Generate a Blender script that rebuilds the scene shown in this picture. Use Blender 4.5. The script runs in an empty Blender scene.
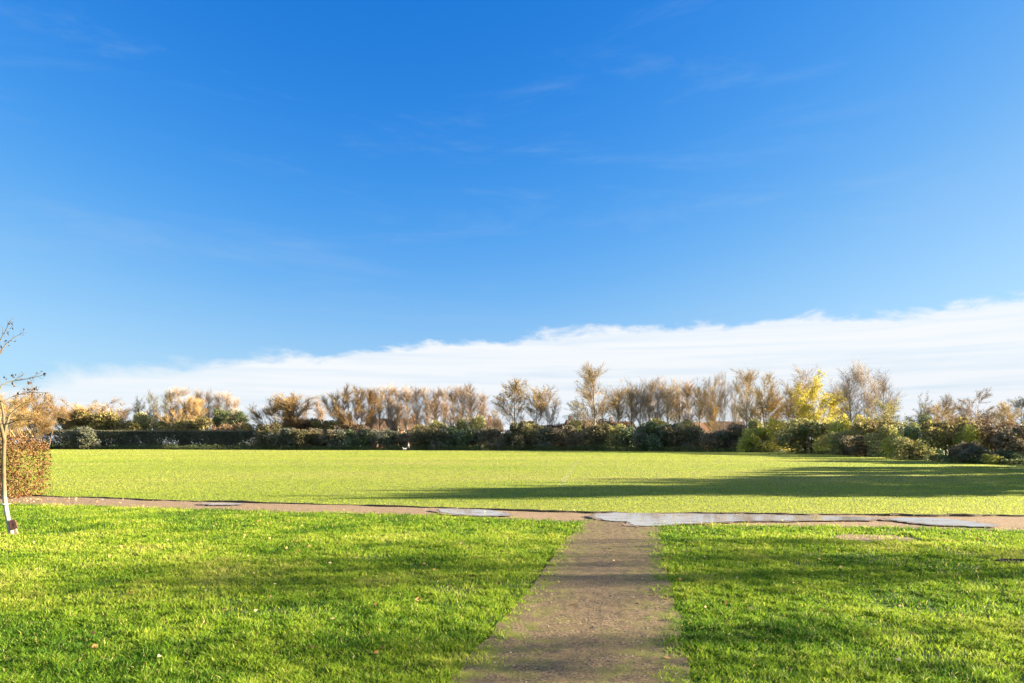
import bpy, math, random
import numpy as np
from mathutils import Vector

R = math.radians
SC = bpy.context.scene
COL = SC.collection
rng = np.random.default_rng(11)
random.seed(5)

# ------------------------------------------------------------------ camera frame (level lens, raised frame)
EYE, F, CX, HY = 1.55, 683.0, 512.0, 443.0
def gp(px, py):                       # ground point seen at a photo position
    y = F * EYE / (py - HY)
    return ((px - CX) / F * y, y)
def xat(px, y): return (px - CX) / F * y
def zat(py, y): return EYE + (HY - py) / F * y

SUN_EL, SUN_AZ = R(14.0), R(85.5)     # azimuth clockwise from the view direction (+Y)
EXPO = 3.1

# ------------------------------------------------------------------ helpers
def tag(o, label=None, cat=None, group=None, kind=None):
    if label: o['label'] = label
    if cat: o['category'] = cat
    if group: o['group'] = group
    if kind: o['kind'] = kind
    return o

def link(name, me, parent=None, loc=None):
    o = bpy.data.objects.new(name, me); COL.objects.link(o)
    if parent: o.parent = parent
    if loc is not None: o.location = loc
    return o

def empty(name, loc, rz=0.0, sc=(1, 1, 1)):
    o = bpy.data.objects.new(name, None); COL.objects.link(o)
    o.empty_display_size = .2
    o.location = loc; o.rotation_euler = (0, 0, rz); o.scale = sc
    return o

class MB:
    """collects quads and triangles for one mesh"""
    def __init__(s): s.v, s.q, s.t, s.qm, s.tm, s.n, s.at = [], [], [], [], [], 0, []
    def add(s, v, q=None, t=None, mat=0, at=None):
        v = np.asarray(v, float).reshape(-1, 3)
        s.v.append(v)
        if q is not None and len(q):
            q = np.asarray(q, int).reshape(-1, 4); s.q.append(q + s.n); s.qm.append(np.full(len(q), mat))
        if t is not None and len(t):
            t = np.asarray(t, int).reshape(-1, 3); s.t.append(t + s.n); s.tm.append(np.full(len(t), mat))
        s.at.append(np.zeros(len(v)) if at is None else np.asarray(at, float))
        s.n += len(v); return s
    def mesh(s, name, mats, smooth=True):
        me = bpy.data.meshes.new(name)
        V = np.concatenate(s.v)
        Q = np.concatenate(s.q) if s.q else np.zeros((0, 4), int)
        T = np.concatenate(s.t) if s.t else np.zeros((0, 3), int)
        nl = len(Q) * 4 + len(T) * 3; nf = len(Q) + len(T)
        me.vertices.add(len(V)); me.loops.add(nl); me.polygons.add(nf)
        me.vertices.foreach_set('co', V.astype(np.float32).ravel())
        me.loops.foreach_set('vertex_index', np.concatenate([Q.ravel(), T.ravel()]).astype(np.int32))
        st = np.concatenate([np.arange(len(Q)) * 4, len(Q) * 4 + np.arange(len(T)) * 3])
        me.polygons.foreach_set('loop_start', st.astype(np.int32))
        mi = np.concatenate((s.qm + s.tm) or [np.zeros(0)])
        me.polygons.foreach_set('material_index', mi.astype(np.int32))
        me.polygons.foreach_set('use_smooth', np.full(nf, smooth))
        a = me.attributes.new('tint', 'FLOAT', 'POINT')
        a.data.foreach_set('value', np.concatenate(s.at).astype(np.float32))
        me.update(calc_edges=True); me.validate()
        for m in (mats if isinstance(mats, (list, tuple)) else [mats]): me.materials.append(m)
        return me

def nrm(a): return a / np.maximum(np.linalg.norm(a, axis=-1, keepdims=True), 1e-9)

def tubes(P, Rad, S=5):
    """P (n,K,3), Rad (n,K) -> verts, quads for n tubes"""
    n, K, _ = P.shape
    T = nrm(np.gradient(P, axis=1))
    d = nrm(P[:, -1] - P[:, 0])
    ref = np.where(np.abs(d[:, 2:3]) > .85, np.array([[1., .1, 0]]), np.array([[0, 0, 1.]]))[:, None, :]
    U = nrm(np.cross(T, np.broadcast_to(ref, T.shape))); V = np.cross(T, U)
    a = np.arange(S) * 2 * np.pi / S
    ring = P[:, :, None, :] + Rad[:, :, None, None] * (np.cos(a)[None, None, :, None] * U[:, :, None, :] + np.sin(a)[None, None, :, None] * V[:, :, None, :])
    idx = np.arange(n * K * S).reshape(n, K, S)
    nx = np.roll(idx, -1, axis=2)
    q = np.stack([idx[:, :-1], nx[:, :-1], nx[:, 1:], idx[:, 1:]], -1)
    return ring.reshape(-1, 3), q.reshape(-1, 4)

def rand_dirs(r, n):
    v = r.normal(size=(n, 3)); return nrm(v)

def leaf_quads(r, C, size, aspect=.6, flat=0.0, droop=0.0):
    """rhombic folded leaves at centres C"""
    n = len(C)
    d = rand_dirs(r, n); d[:, 2] = d[:, 2] * (1 - flat) - droop; d = nrm(d)
    w = nrm(np.cross(d, rand_dirs(r, n))); nn = np.cross(d, w)
    s = (size * r.uniform(.6, 1.35, n))[:, None] if np.isscalar(size) else size[:, None] * r.uniform(.6, 1.35, n)[:, None]
    a = C - d * s * .5; b = C + d * s * .5
    l = C + w * s * aspect * .5 + nn * s * .12; rr = C - w * s * aspect * .5 + nn * s * .12
    v = np.stack([a, l, b, rr], 1).reshape(-1, 3)
    return v, np.arange(n * 4).reshape(n, 4)

def hash2(i, j, seed):
    h = (i * 374761393 + j * 668265263 + seed * 974711) & 0x7fffffff
    h = ((h ^ (h >> 13)) * 1274126177) & 0x7fffffff
    return ((h ^ (h >> 16)) & 0xffff) / 65535.0
def vnoise(x, y, seed=0):
    xi, yi = np.floor(x).astype(np.int64), np.floor(y).astype(np.int64)
    u, v = x - xi, y - yi
    u = u * u * (3 - 2 * u); v = v * v * (3 - 2 * v)
    a, b = hash2(xi, yi, seed), hash2(xi + 1, yi, seed)
    c, d = hash2(xi, yi + 1, seed), hash2(xi + 1, yi + 1, seed)
    return (a * (1 - u) + b * u) * (1 - v) + (c * (1 - u) + d * u) * v
def fbm(x, y, seed=0, o=3):
    s, a, t = 0, 1, 0
    for k in range(o):
        s = s + a * vnoise(x * 2 ** k, y * 2 ** k, seed + k * 17); t += a; a *= .5
    return s / t

# ------------------------------------------------------------------ materials
def newmat(name):
    m = bpy.data.materials.new(name); m.use_nodes = True
    nt = m.node_tree; nt.nodes.clear()
    return m, nt, nt.nodes, nt.links
def ramp(N, stops, interp='LINEAR'):
    n = N.new('ShaderNodeValToRGB'); cr = n.color_ramp; cr.interpolation = interp
    while len(cr.elements) < len(stops): cr.elements.new(.5)
    for e, (p, c) in zip(cr.elements, stops): e.position = p; e.color = (*c, 1)
    return n

def leafmat(name, cols, trans=.35, rough=.6, attr=None, spec=.25, patch=0.0, pscale=.6):
    m, nt, N, L = newmat(name)
    out = N.new('ShaderNodeOutputMaterial')
    if attr:
        src = N.new('ShaderNodeAttribute'); src.attribute_name = attr; fac = src.outputs['Fac']
    else:
        src = N.new('ShaderNodeNewGeometry'); fac = src.outputs['Random Per Island']
    if patch:
        tc = N.new('ShaderNodeTexCoord'); no = N.new('ShaderNodeTexNoise'); no.inputs['Scale'].default_value = pscale; no.inputs['Detail'].default_value = 2
        L.new(tc.outputs['Object'], no.inputs['Vector'])
        oi = N.new('ShaderNodeObjectInfo')
        ma = N.new('ShaderNodeMath'); ma.operation = 'MULTIPLY_ADD'; ma.inputs[1].default_value = patch * 2; ma.inputs[2].default_value = -patch
        L.new(no.outputs['Fac'], ma.inputs[0])
        ad = N.new('ShaderNodeMath'); ad.operation = 'ADD'; ad.use_clamp = True
        L.new(fac, ad.inputs[0]); L.new(ma.outputs[0], ad.inputs[1]); fac = ad.outputs[0]
    k = len(cols)
    cr = ramp(N, [(i / max(1, k - 1), c) for i, c in enumerate(cols)])
    L.new(fac, cr.inputs['Fac'])
    p = N.new('ShaderNodeBsdfPrincipled'); p.inputs['Roughness'].default_value = rough
    p.inputs['Specular IOR Level'].default_value = spec
    L.new(cr.outputs['Color'], p.inputs['Base Color'])
    t = N.new('ShaderNodeBsdfTranslucent'); L.new(cr.outputs['Color'], t.inputs['Color'])
    mx = N.new('ShaderNodeMixShader'); mx.inputs['Fac'].default_value = trans
    L.new(p.outputs[0], mx.inputs[1]); L.new(t.outputs[0], mx.inputs[2]); L.new(mx.outputs[0], out.inputs['Surface'])
    return m

def barkmat(name, c1, c2, scale=6.0, bump=.4):
    m, nt, N, L = newmat(name)
    out = N.new('ShaderNodeOutputMaterial'); tc = N.new('ShaderNodeTexCoord')
    mp = N.new('ShaderNodeMapping'); mp.inputs['Scale'].default_value = (1, 1, .35)
    no = N.new('ShaderNodeTexNoise'); no.inputs['Scale'].default_value = scale; no.inputs['Detail'].default_value = 5
    L.new(tc.outputs['Object'], mp.inputs['Vector']); L.new(mp.outputs[0], no.inputs['Vector'])
    cr = ramp(N, [(.35, c1), (.65, c2)]); L.new(no.outputs['Fac'], cr.inputs['Fac'])
    b = N.new('ShaderNodeBump'); b.inputs['Strength'].default_value = bump; b.inputs['Distance'].default_value = .02
    L.new(no.outputs['Fac'], b.inputs['Height'])
    p = N.new('ShaderNodeBsdfPrincipled'); p.inputs['Roughness'].default_value = .85; p.inputs['Specular IOR Level'].default_value = .2
    L.new(cr.outputs['Color'], p.inputs['Base Color']); L.new(b.outputs[0], p.inputs['Normal']); L.new(p.outputs[0], out.inputs['Surface'])
    return m

def noisemat(name, stops, scale=3.0, detail=6, rough=.9, bump=.3, bscale=40, bdist=.01, spec=.2, vec=(1, 1, 1), brickrow=None):
    m, nt, N, L = newmat(name)
    out = N.new('ShaderNodeOutputMaterial'); tc = N.new('ShaderNodeTexCoord')
    mp = N.new('ShaderNodeMapping'); mp.inputs['Scale'].default_value = vec
    L.new(tc.outputs['Object'], mp.inputs['Vector'])
    no = N.new('ShaderNodeTexNoise'); no.inputs['Scale'].default_value = scale; no.inputs['Detail'].default_value = detail
    L.new(mp.outputs[0], no.inputs['Vector'])
    cr = ramp(N, stops); L.new(no.outputs['Fac'], cr.inputs['Fac'])
    n2 = N.new('ShaderNodeTexNoise'); n2.inputs['Scale'].default_value = bscale; n2.inputs['Detail'].default_value = 4
    L.new(tc.outputs['Object'], n2.inputs['Vector'])
    b = N.new('ShaderNodeBump'); b.inputs['Strength'].default_value = bump; b.inputs['Distance'].default_value = bdist
    L.new(n2.outputs['Fac'], b.inputs['Height'])
    p = N.new('ShaderNodeBsdfPrincipled'); p.inputs['Roughness'].default_value = rough; p.inputs['Specular IOR Level'].default_value = spec
    L.new(cr.outputs['Color'], p.inputs['Base Color']); L.new(b.outputs[0], p.inputs['Normal']); L.new(p.outputs[0], out.inputs['Surface'])
    return m

# ------------------------------------------------------------------ world, sun, camera
def build_world():
    w = bpy.data.worlds.new("World"); SC.world = w; w.use_nodes = True
    nt = w.node_tree; N, L = nt.nodes, nt.links; N.clear()
    out = N.new('ShaderNodeOutputWorld'); bg = N.new('ShaderNodeBackground'); bg.inputs['Strength'].default_value = SKY_STR
    sky = N.new('ShaderNodeTexSky'); sky.sky_type = 'NISHITA'; sky.sun_disc = False
    sky.sun_elevation = SUN_EL; sky.sun_rotation = SUN_AZ
    sky.altitude = 0; sky.air_density = SKY_AIR; sky.dust_density = SKY_DUST; sky.ozone_density = SKY_OZ
    hs = N.new('ShaderNodeHueSaturation'); hs.inputs['Saturation'].default_value = SKY_SAT; hs.inputs['Hue'].default_value = SKY_HUE; hs.inputs['Value'].default_value = SKY_VAL
    ti = N.new('ShaderNodeMix'); ti.data_type = 'RGBA'; ti.blend_type = 'MULTIPLY'; ti.inputs['Factor'].default_value = 1; ti.inputs['B'].default_value = (*SKY_TINT, 1)
    L.new(sky.outputs[0], ti.inputs['A']); L.new(ti.outputs['Result'], hs.inputs['Color'])
    # deepen the blue as a polarised winter sky: one curve per channel
    gain = SKY_STR * 2 ** EXPO
    sc_ = N.new('ShaderNodeSeparateColor'); cc_ = N.new('ShaderNodeCombineColor'); L.new(hs.outputs[0], sc_.inputs[0])
    for ch, pts in enumerate(SKY_CURVES):
        m1 = N.new('ShaderNodeMath'); m1.operation = 'MULTIPLY'; m1.inputs[1].default_value = gain * .5; L.new(sc_.outputs[ch], m1.inputs[0])
        fc = N.new('ShaderNodeFloatCurve'); cu = fc.mapping.curves[0]
        while len(cu.points) < len(pts): cu.points.new(.5, .5)
        for p_, (a_, b_) in zip(cu.points, sorted(pts)): p_.location = (a_ * .5, b_ * .5); p_.handle_type = 'AUTO_CLAMPED'
        fc.mapping.update(); L.new(m1.outputs[0], fc.inputs['Value'])
        m2 = N.new('ShaderNodeMath'); m2.operation = 'MULTIPLY'; m2.inputs[1].default_value = 2 / gain; L.new(fc.outputs[0], m2.inputs[0]); L.new(m2.outputs[0], cc_.inputs[ch])
    hs = cc_
    tc = N.new('ShaderNodeTexCoord'); D = tc.outputs['Generated']
    sp = N.new('ShaderNodeSeparateXYZ'); L.new(D, sp.inputs[0])
    def M(op, a, b=None, c=None, clamp=False):
        n = N.new('ShaderNodeMath'); n.operation = op; n.use_clamp = clamp
        for i, v in enumerate((a, b, c)):
            if v is None: continue
            if isinstance(v, (int, float)): n.inputs[i].default_value = v
            else: L.new(v, n.inputs[i])
        return n.outputs[0]
    def noise(scale, vec, detail=6, rough=.55, dist=0.0):
        mp = N.new('ShaderNodeMapping'); mp.inputs['Scale'].default_value = vec; L.new(D, mp.inputs['Vector'])
        n = N.new('ShaderNodeTexNoise'); n.inputs['Scale'].default_value = scale; n.inputs['Detail'].default_value = detail
        n.inputs['Roughness'].default_value = rough; n.inputs['Distortion'].default_value = dist
        L.new(mp.outputs[0], n.inputs['Vector']); return n.outputs['Fac']
    def smooth(x, a, b):
        n = N.new('ShaderNodeMapRange'); n.interpolation_type = 'SMOOTHSTEP'
        n.inputs['From Min'].default_value = a; n.inputs['From Max'].default_value = b
        L.new(x, n.inputs['Value']); return n.outputs[0]
    X, Y, Z = sp.outputs
    # a far cloud deck: everything below a tilted plane through the eye
    edge = M('ADD', M('MULTIPLY', M('MAXIMUM', Y, 0.05), .156), M('MULTIPLY', X, .078))
    puff = noise(9.0, (1, 1, 2.6), 8, .62, .3)
    h = M('SUBTRACT', M('ADD', edge, M('MULTIPLY', M('SUBTRACT', puff, .5), .07)), Z)
    fade = smooth(X, -.85, -.15)                       # the bank thins towards the left
    wid = M('MULTIPLY_ADD', fade, -.030, .044)
    hh = M('DIVIDE', h, wid)
    dens = smooth(hh, -.25, .8)
    streak = noise(3.0, (1, 1, 26), 5, .6, .4)
    body = smooth(streak, .30, .62)
    dens = M('MULTIPLY', dens, M('MULTIPLY_ADD', fade, .12, .86))
    dens = M('MULTIPLY', dens, M('MULTIPLY_ADD', body, .22, .78))
    # colour of the deck: white upper rim, soft grey-blue streaks lower down
    low = smooth(h, .03, .11)
    grey = M('MULTIPLY', low, M('MULTIPLY_ADD', body, -.55, .75))
    cm = N.new('ShaderNodeMix'); cm.data_type = 'RGBA'
    L.new(grey, cm.inputs['Factor']); cm.inputs['A'].default_value = (*CLOUD_A, 1); cm.inputs['B'].default_value = (*CLOUD_B, 1)
    # faint cirrus
    mp = N.new('ShaderNodeMapping'); mp.inputs['Rotation'].default_value = (0, R(-24), R(10)); mp.inputs['Scale'].default_value = (1.0, 1.0, 6.0); L.new(D, mp.inputs['Vector'])
    cn = N.new('ShaderNodeTexNoise'); cn.inputs['Scale'].default_value = 2.6; cn.inputs['Detail'].default_value = 8; cn.inputs['Roughness'].default_value = .62; cn.inputs['Distortion'].default_value = .5
    L.new(mp.outputs[0], cn.inputs['Vector'])
    big = noise(1.9, (1.3, 1, 1.2), 2)
    ci = M('MULTIPLY', smooth(cn.outputs['Fac'], .47, .80), smooth(big, .34, .62))
    ci = M('MULTIPLY', ci, .38)
    c1 = N.new('ShaderNodeMix'); c1.data_type = 'RGBA'; L.new(ci, c1.inputs['Factor']); L.new(hs.outputs[0], c1.inputs['A']); c1.inputs['B'].default_value = (*CIRRUS, 1)
    c2 = N.new('ShaderNodeMix'); c2.data_type = 'RGBA'; L.new(dens, c2.inputs['Factor']); L.new(c1.outputs['Result'], c2.inputs['A']); L.new(cm.outputs['Result'], c2.inputs['B'])
    # unseen broken bright cloud behind the camera, added to lift the ambient fill
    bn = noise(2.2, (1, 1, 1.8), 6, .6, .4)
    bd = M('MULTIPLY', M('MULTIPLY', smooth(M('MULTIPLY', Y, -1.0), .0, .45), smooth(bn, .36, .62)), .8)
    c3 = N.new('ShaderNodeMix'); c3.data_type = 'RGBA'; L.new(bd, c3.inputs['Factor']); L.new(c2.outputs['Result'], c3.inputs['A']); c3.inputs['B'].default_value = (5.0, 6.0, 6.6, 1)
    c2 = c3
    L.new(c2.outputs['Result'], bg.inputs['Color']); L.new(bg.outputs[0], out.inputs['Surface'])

SKY_STR, SKY_AIR, SKY_DUST, SKY_OZ, SKY_SAT, SKY_HUE, SKY_VAL = .05, 1.0, .5, 2.0, .97, .5, 1.0
SKY_TINT = (.38, .52, .72)
SKY_CURVES = ([(0, 0), (.10, .004), (.18, .048), (.27, .150), (.36, .270), (.55, .44), (2, .8)],
              [(0, 0), (.30, .210), (.40, .300), (.50, .390), (.60, .475), (.73, .575), (1, .73), (2, 1.0)],
              [(0, 0), (.4, .5), (.686, .715), (.823, .80), (1.0, .88), (1.3, .95), (2, 1.15)])
CLOUD_A, CLOUD_B, CIRRUS = (2.2, 2.27, 2.34), (1.68, 1.86, 2.1), (.9, 1.35, 2.0)
build_world()

sd = bpy.data.lights.new('sun', 'SUN'); sd.energy = 5.0; sd.angle = R(.53); sd.color = (1, .84, .58)
so = bpy.data.objects.new('sun', sd); COL.objects.link(so)
sdir = Vector((math.sin(SUN_AZ) * math.cos(SUN_EL), math.cos(SUN_AZ) * math.cos(SUN_EL), math.sin(SUN_EL)))
so.rotation_euler = sdir.to_track_quat('Z', 'Y').to_euler(); so.location = (60, 0, 40)

cd = bpy.data.cameras.new('camera'); cd.lens = 36 * F / 1024; cd.sensor_width = 36; cd.shift_y = (HY - 341.5) / 1024; cd.clip_end = 9000
co = bpy.data.objects.new('camera', cd); COL.objects.link(co); co.location = (0, 0, EYE); co.rotation_euler = (R(90), 0, 0)
SC.camera = co
vs = SC.view_settings
vs.view_transform = 'Standard'; vs.look = 'None'; vs.gamma = 1; vs.exposure = EXPO; vs.use_curve_mapping = False
SC.render.engine = 'CYCLES'
SC.cycles.max_bounces = 6; SC.cycles.diffuse_bounces = 3; SC.cycles.transmission_bounces = 4; SC.cycles.use_denoising = True

# ------------------------------------------------------------------ ground layout
ENT_Y = np.array([-4, 0, 4.41, 5.82, 7.73, 12.17, 14.0])
ENT_L = np.array([-1.95, -1.2, -.32, -.05, .37, 1.20, 1.5])
ENT_R = np.array([-.43, .22, 1.08, 1.37, 1.69, 2.55, 2.92])
CR_X = np.array([-60, -30, -13.2, -8.2, -1.7, 1.4, 4.05, 10.7, 30, 60])
CR_H = np.array([30, 23.5, 19.6, 17.9, 16.3, 15.1, 14.7, 14.3, 13.2, 12])
CL_X = np.array([-60, -30, -11.5, -7.3, -1.5, .9, 3.55, 9.1, 30, 60])
CL_H = np.array([28, 21.2, 17.07, 16.0, 14.5, 13.5, 12.9, 12.17, 11, 10])
def ent_edges(y):
    w1 = (fbm(y * 1.3, y * 0 + 3.3, 5) - .5) * .18 + (vnoise(y * 5, y * 0 + .7, 8) - .5) * .04
    w2 = (fbm(y * 1.4, y * 0 + 9.3, 6) - .5) * .16 + (vnoise(y * 5, y * 0 + 5.7, 9) - .5) * .04
    return np.interp(y, ENT_Y, ENT_L) + w1, np.interp(y, ENT_Y, ENT_R) + w2
def cross_edges(x):
    w1 = (fbm(x * .8, x * 0 + 1.3, 15) - .5) * .5 + (vnoise(x * 4, x * 0 + 2.7, 18) - .5) * .14
    w2 = (fbm(x * .7, x * 0 + 6.3, 16) - .5) * .5 + (vnoise(x * 3.5, x * 0 + 4.7, 19) - .5) * .16
    return np.interp(x, CL_X, CL_H) + w1, np.interp(x, CR_X, CR_H) + w2
def patch_mask(x, y, c, rx, ry, seed):
    a = np.arctan2((y - c[1]) / ry, (x - c[0]) / rx)
    rr = np.hypot((x - c[0]) / rx, (y - c[1]) / ry)
    return rr / (.8 + .45 * vnoise(a * 2.2 + 10, a * 0 + seed, seed))
MUD_C = gp(872, 538); HOL_C = (gp(1018, 563)[0], gp(1018, 563)[1])

# ground sheet: a fan of rings from the camera's feet out to the horizon
def ground_sheet():
    xs = np.concatenate([-np.geomspace(3500, 30, 16), np.linspace(-25, 25, 51), np.geomspace(30, 3500, 16)])
    ys = np.concatenate([-np.geomspace(600, 6, 8), np.linspace(-5, 30, 36), np.geomspace(32, 4500, 30)])
    X, Y = np.meshgrid(xs, ys)
    v = np.stack([X.ravel(), Y.ravel(), np.zeros(X.size)], -1)
    i = np.arange(X.size).reshape(X.shape)
    q = np.stack([i[:-1, :-1], i[:-1, 1:], i[1:, 1:], i[1:, :-1]], -1).reshape(-1, 4)
    m = noisemat('turf_soil', [(.3, (.035, .05, .012)), (.5, (.06, .085, .018)), (.7, (.085, .09, .03))], scale=1.3, bump=.6, bscale=25, bdist=.03)
    tag(link('ground', MB().add(v, q).mesh('ground', m)), kind='structure')
ground_sheet()

# earth of the two paths
def pathmat(name, dry, dark, moss, stripes):
    m, nt, N, L = newmat(name)
    out = N.new('ShaderNodeOutputMaterial'); tc = N.new('ShaderNodeTexCoord')
    def noise(sc, det=5, vec=None, rough=.6):
        n = N.new('ShaderNodeTexNoise'); n.inputs['Scale'].default_value = sc; n.inputs['Detail'].default_value = det; n.inputs['Roughness'].default_value = rough
        if vec:
            mp = N.new('ShaderNodeMapping'); mp.inputs['Scale'].default_value = vec; L.new(tc.outputs['Object'], mp.inputs['Vector']); L.new(mp.outputs[0], n.inputs['Vector'])
        else: L.new(tc.outputs['Object'], n.inputs['Vector'])
        return n.outputs['Fac']
    def mix(f, a, b):
        n = N.new('ShaderNodeMix'); n.data_type = 'RGBA'
        L.new(f, n.inputs['Factor'])
        for s, v in (('A', a), ('B', b)):
            if isinstance(v, tuple): n.inputs[s].default_value = (*v, 1)
            else: L.new(v, n.inputs[s])
        return n.outputs['Result']
    def sm(x, a, b):
        n = N.new('ShaderNodeMapRange'); n.interpolation_type = 'SMOOTHSTEP'; n.inputs['From Min'].default_value = a; n.inputs['From Max'].default_value = b
        L.new(x, n.inputs['Value']); return n.outputs[0]
    grain = sm(noise(42, 5, None, .8), .41, .60)
    c = mix(grain, dark, dry)
    c = mix(sm(noise(2.2, 4, stripes), .45, .68), c, tuple(x * .62 for x in dry))
    at = N.new('ShaderNodeAttribute'); at.attribute_name = 'tint'
    mo = N.new('ShaderNodeMath'); mo.operation = 'MULTIPLY'; L.new(sm(noise(4.5, 5), .42, .62), mo.inputs[0]); L.new(at.outputs['Fac'], mo.inputs[1])
    c = mix(mo.outputs[0], c, moss)
    n = noise(60, 5, None, .7); n3 = noise(13, 4)
    ad = N.new('ShaderNodeMath'); ad.operation = 'MULTIPLY_ADD'; ad.inputs[1].default_value = .5; L.new(n3, ad.inputs[0]); L.new(n, ad.inputs[2])
    b = N.new('ShaderNodeBump'); b.inputs['Strength'].default_value = .8; b.inputs['Distance'].default_value = .014; L.new(ad.outputs[0], b.inputs['Height'])
    p = N.new('ShaderNodeBsdfPrincipled'); p.inputs['Roughness'].default_value = .9; p.inputs['Specular IOR Level'].default_value = .15
    L.new(c, p.inputs['Base Color']); L.new(b.outputs[0], p.inputs['Normal']); L.new(p.outputs[0], out.inputs['Surface'])
    return m

def strip(name, A, B, npts, m, z0, lump, moss_fn=None):
    """A, B: (n,2) matching edge points"""
    t = np.linspace(-.06, 1.06, npts)[None, :, None]
    P = A[:, None, :] * (1 - t) + B[:, None, :] * t
    x, y = P[..., 0], P[..., 1]
    z = z0 + lump * (.5 * fbm(x * 1.6, y * 6.5, 31, 3) + .25 * vnoise(x * 24, y * 24, 40) + .25 * vnoise(x * 11, y * 13, 43))
    v = np.stack([x, y, z], -1).reshape(-1, 3)
    n, k = x.shape; i = np.arange(n * k).reshape(n, k)
    q = np.stack([i[:-1, :-1], i[1:, :-1], i[1:, 1:], i[:-1, 1:]], -1).reshape(-1, 4)
    at = (moss_fn(x, y, np.broadcast_to(t[..., 0], x.shape)) if moss_fn else np.zeros_like(x)).ravel()
    return tag(link(name, MB().add(v, q, at=at).mesh(name, m)), kind='structure')

ym = np.concatenate([np.linspace(-4, 3, 40), np.arange(3.03, 13.7, .03)])
el, er = ent_edges(ym)
M_ENT = pathmat('trodden_earth', (.172, .124, .072), (.048, .036, .025), (.11, .115, .024), (1, 3.0, 1))
strip('footpath', np.stack([el, ym], -1), np.stack([er, ym], -1), 62, M_ENT, .008, .030,
      lambda x, y, t: np.clip(.18 + 1.0 * np.abs(t - .5) ** 1.5 * 2.2 + .8 * (fbm(x * 1.2, y * 1.2, 77) - .5), 0, 1))
xm = np.concatenate([np.linspace(-60, -18, 50), np.arange(-17.9, 18, .06), np.linspace(18.1, 60, 50)])
cl, ch = cross_edges(xm)
M_CRS = pathmat('muddy_earth', (.265, .185, .118), (.13, .093, .062), (.10, .09, .04), (.6, 2.0, 1))
strip('crossing_path', np.stack([xm, cl], -1), np.stack([xm, ch], -1), 30, M_CRS, .004, .010)

# raised dark turf lip along the far side of the crossing path
def turf_lip():
    x = np.arange(-20, 20, .05); _, hi = cross_edges(x)
    h = .035 + .05 * fbm(x * 2.1, x * 0, 50); w = .10 + .08 * vnoise(x * 3, x * 0 + 2, 51)
    keep = vnoise(x * .7, x * 0 + 3.1, 52) * .9 + .25
    h = h * np.clip(keep, .25, 1)
    rows = [np.stack([x, hi - .07 + .05 * vnoise(x * 9, x * 0, 53), x * 0 - .005], -1), np.stack([x, hi - .05, h * .75], -1), np.stack([x, hi + .03, h], -1), np.stack([x, hi + .03 + w * 2.4, x * 0 - .005], -1)]
    v = np.stack(rows, 1); n = len(x); i = np.arange(n * 4).reshape(n, 4)
    q = np.stack([i[:-1, :-1], i[1:, :-1], i[1:, 1:], i[:-1, 1:]], -1).reshape(-1, 4)
    m = noisemat('dark_turf_soil', [(.3, (.03, .022, .014)), (.7, (.075, .055, .03))], scale=9, bump=.8, bscale=30, bdist=.02)
    tag(link('turf_edge', MB().add(v.reshape(-1, 3), q).mesh('turf_edge', m)), kind='structure')
turf_lip()

# puddles
def water():
    m, nt, N, L = newmat('puddle_water')
    out = N.new('ShaderNodeOutputMaterial'); tc = N.new('ShaderNodeTexCoord')
    n = N.new('ShaderNodeTexNoise'); n.inputs['Scale'].default_value = 5; n.inputs['Detail'].default_value = 3; L.new(tc.outputs['Object'], n.inputs['Vector'])
    b = N.new('ShaderNodeBump'); b.inputs['Strength'].default_value = .05; b.inputs['Distance'].default_value = .01; L.new(n.outputs['Fac'], b.inputs['Height'])
    p = N.new('ShaderNodeBsdfPrincipled'); p.inputs['Base Color'].default_value = (.16, .155, .15, 1); p.inputs['Roughness'].default_value = .03
    p.inputs['IOR'].default_value = 3.2; p.inputs['Specular IOR Level'].default_value = .8
    L.new(b.outputs[0], p.inputs['Normal'])
    # mud breaking the surface in long streaks
    mp = N.new('ShaderNodeMapping'); mp.inputs['Scale'].default_value = (1, 2.6, 1); L.new(tc.outputs['Object'], mp.inputs['Vector'])
    n2 = N.new('ShaderNodeTexNoise'); n2.inputs['Scale'].default_value = 1.9; n2.inputs['Detail'].default_value = 7; n2.inputs['Roughness'].default_value = .65; L.new(mp.outputs[0], n2.inputs['Vector'])
    mr = N.new('ShaderNodeMapRange'); mr.inputs['From Min'].default_value = .54; mr.inputs['From Max'].default_value = .62; L.new(n2.outputs['Fac'], mr.inputs['Value'])
    q = N.new('ShaderNodeBsdfPrincipled'); q.inputs['Base Color'].default_value = (.15, .11, .08, 1); q.inputs['Roughness'].default_value = .35
    n3 = N.new('ShaderNodeTexNoise'); n3.inputs['Scale'].default_value = 30; b3 = N.new('ShaderNodeBump'); b3.inputs['Strength'].default_value = .4; b3.inputs['Distance'].default_value = .01
    L.new(tc.outputs['Object'], n3.inputs['Vector']); L.new(n3.outputs['Fac'], b3.inputs['Height']); L.new(b3.outputs[0], q.inputs['Normal'])
    mx = N.new('ShaderNodeMixShader'); L.new(mr.outputs[0], mx.inputs['Fac']); L.new(p.outputs[0], mx.inputs[1]); L.new(q.outputs[0], mx.inputs[2]); L.new(mx.outputs[0], out.inputs['Surface'])
    return m
M_WATER = water()
M_WET = noisemat('wet_mud', [(.3, (.10, .07, .05)), (.7, (.20, .14, .095))], scale=6, rough=.6, bump=.4, bscale=30, bdist=.01, spec=.5)
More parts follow.
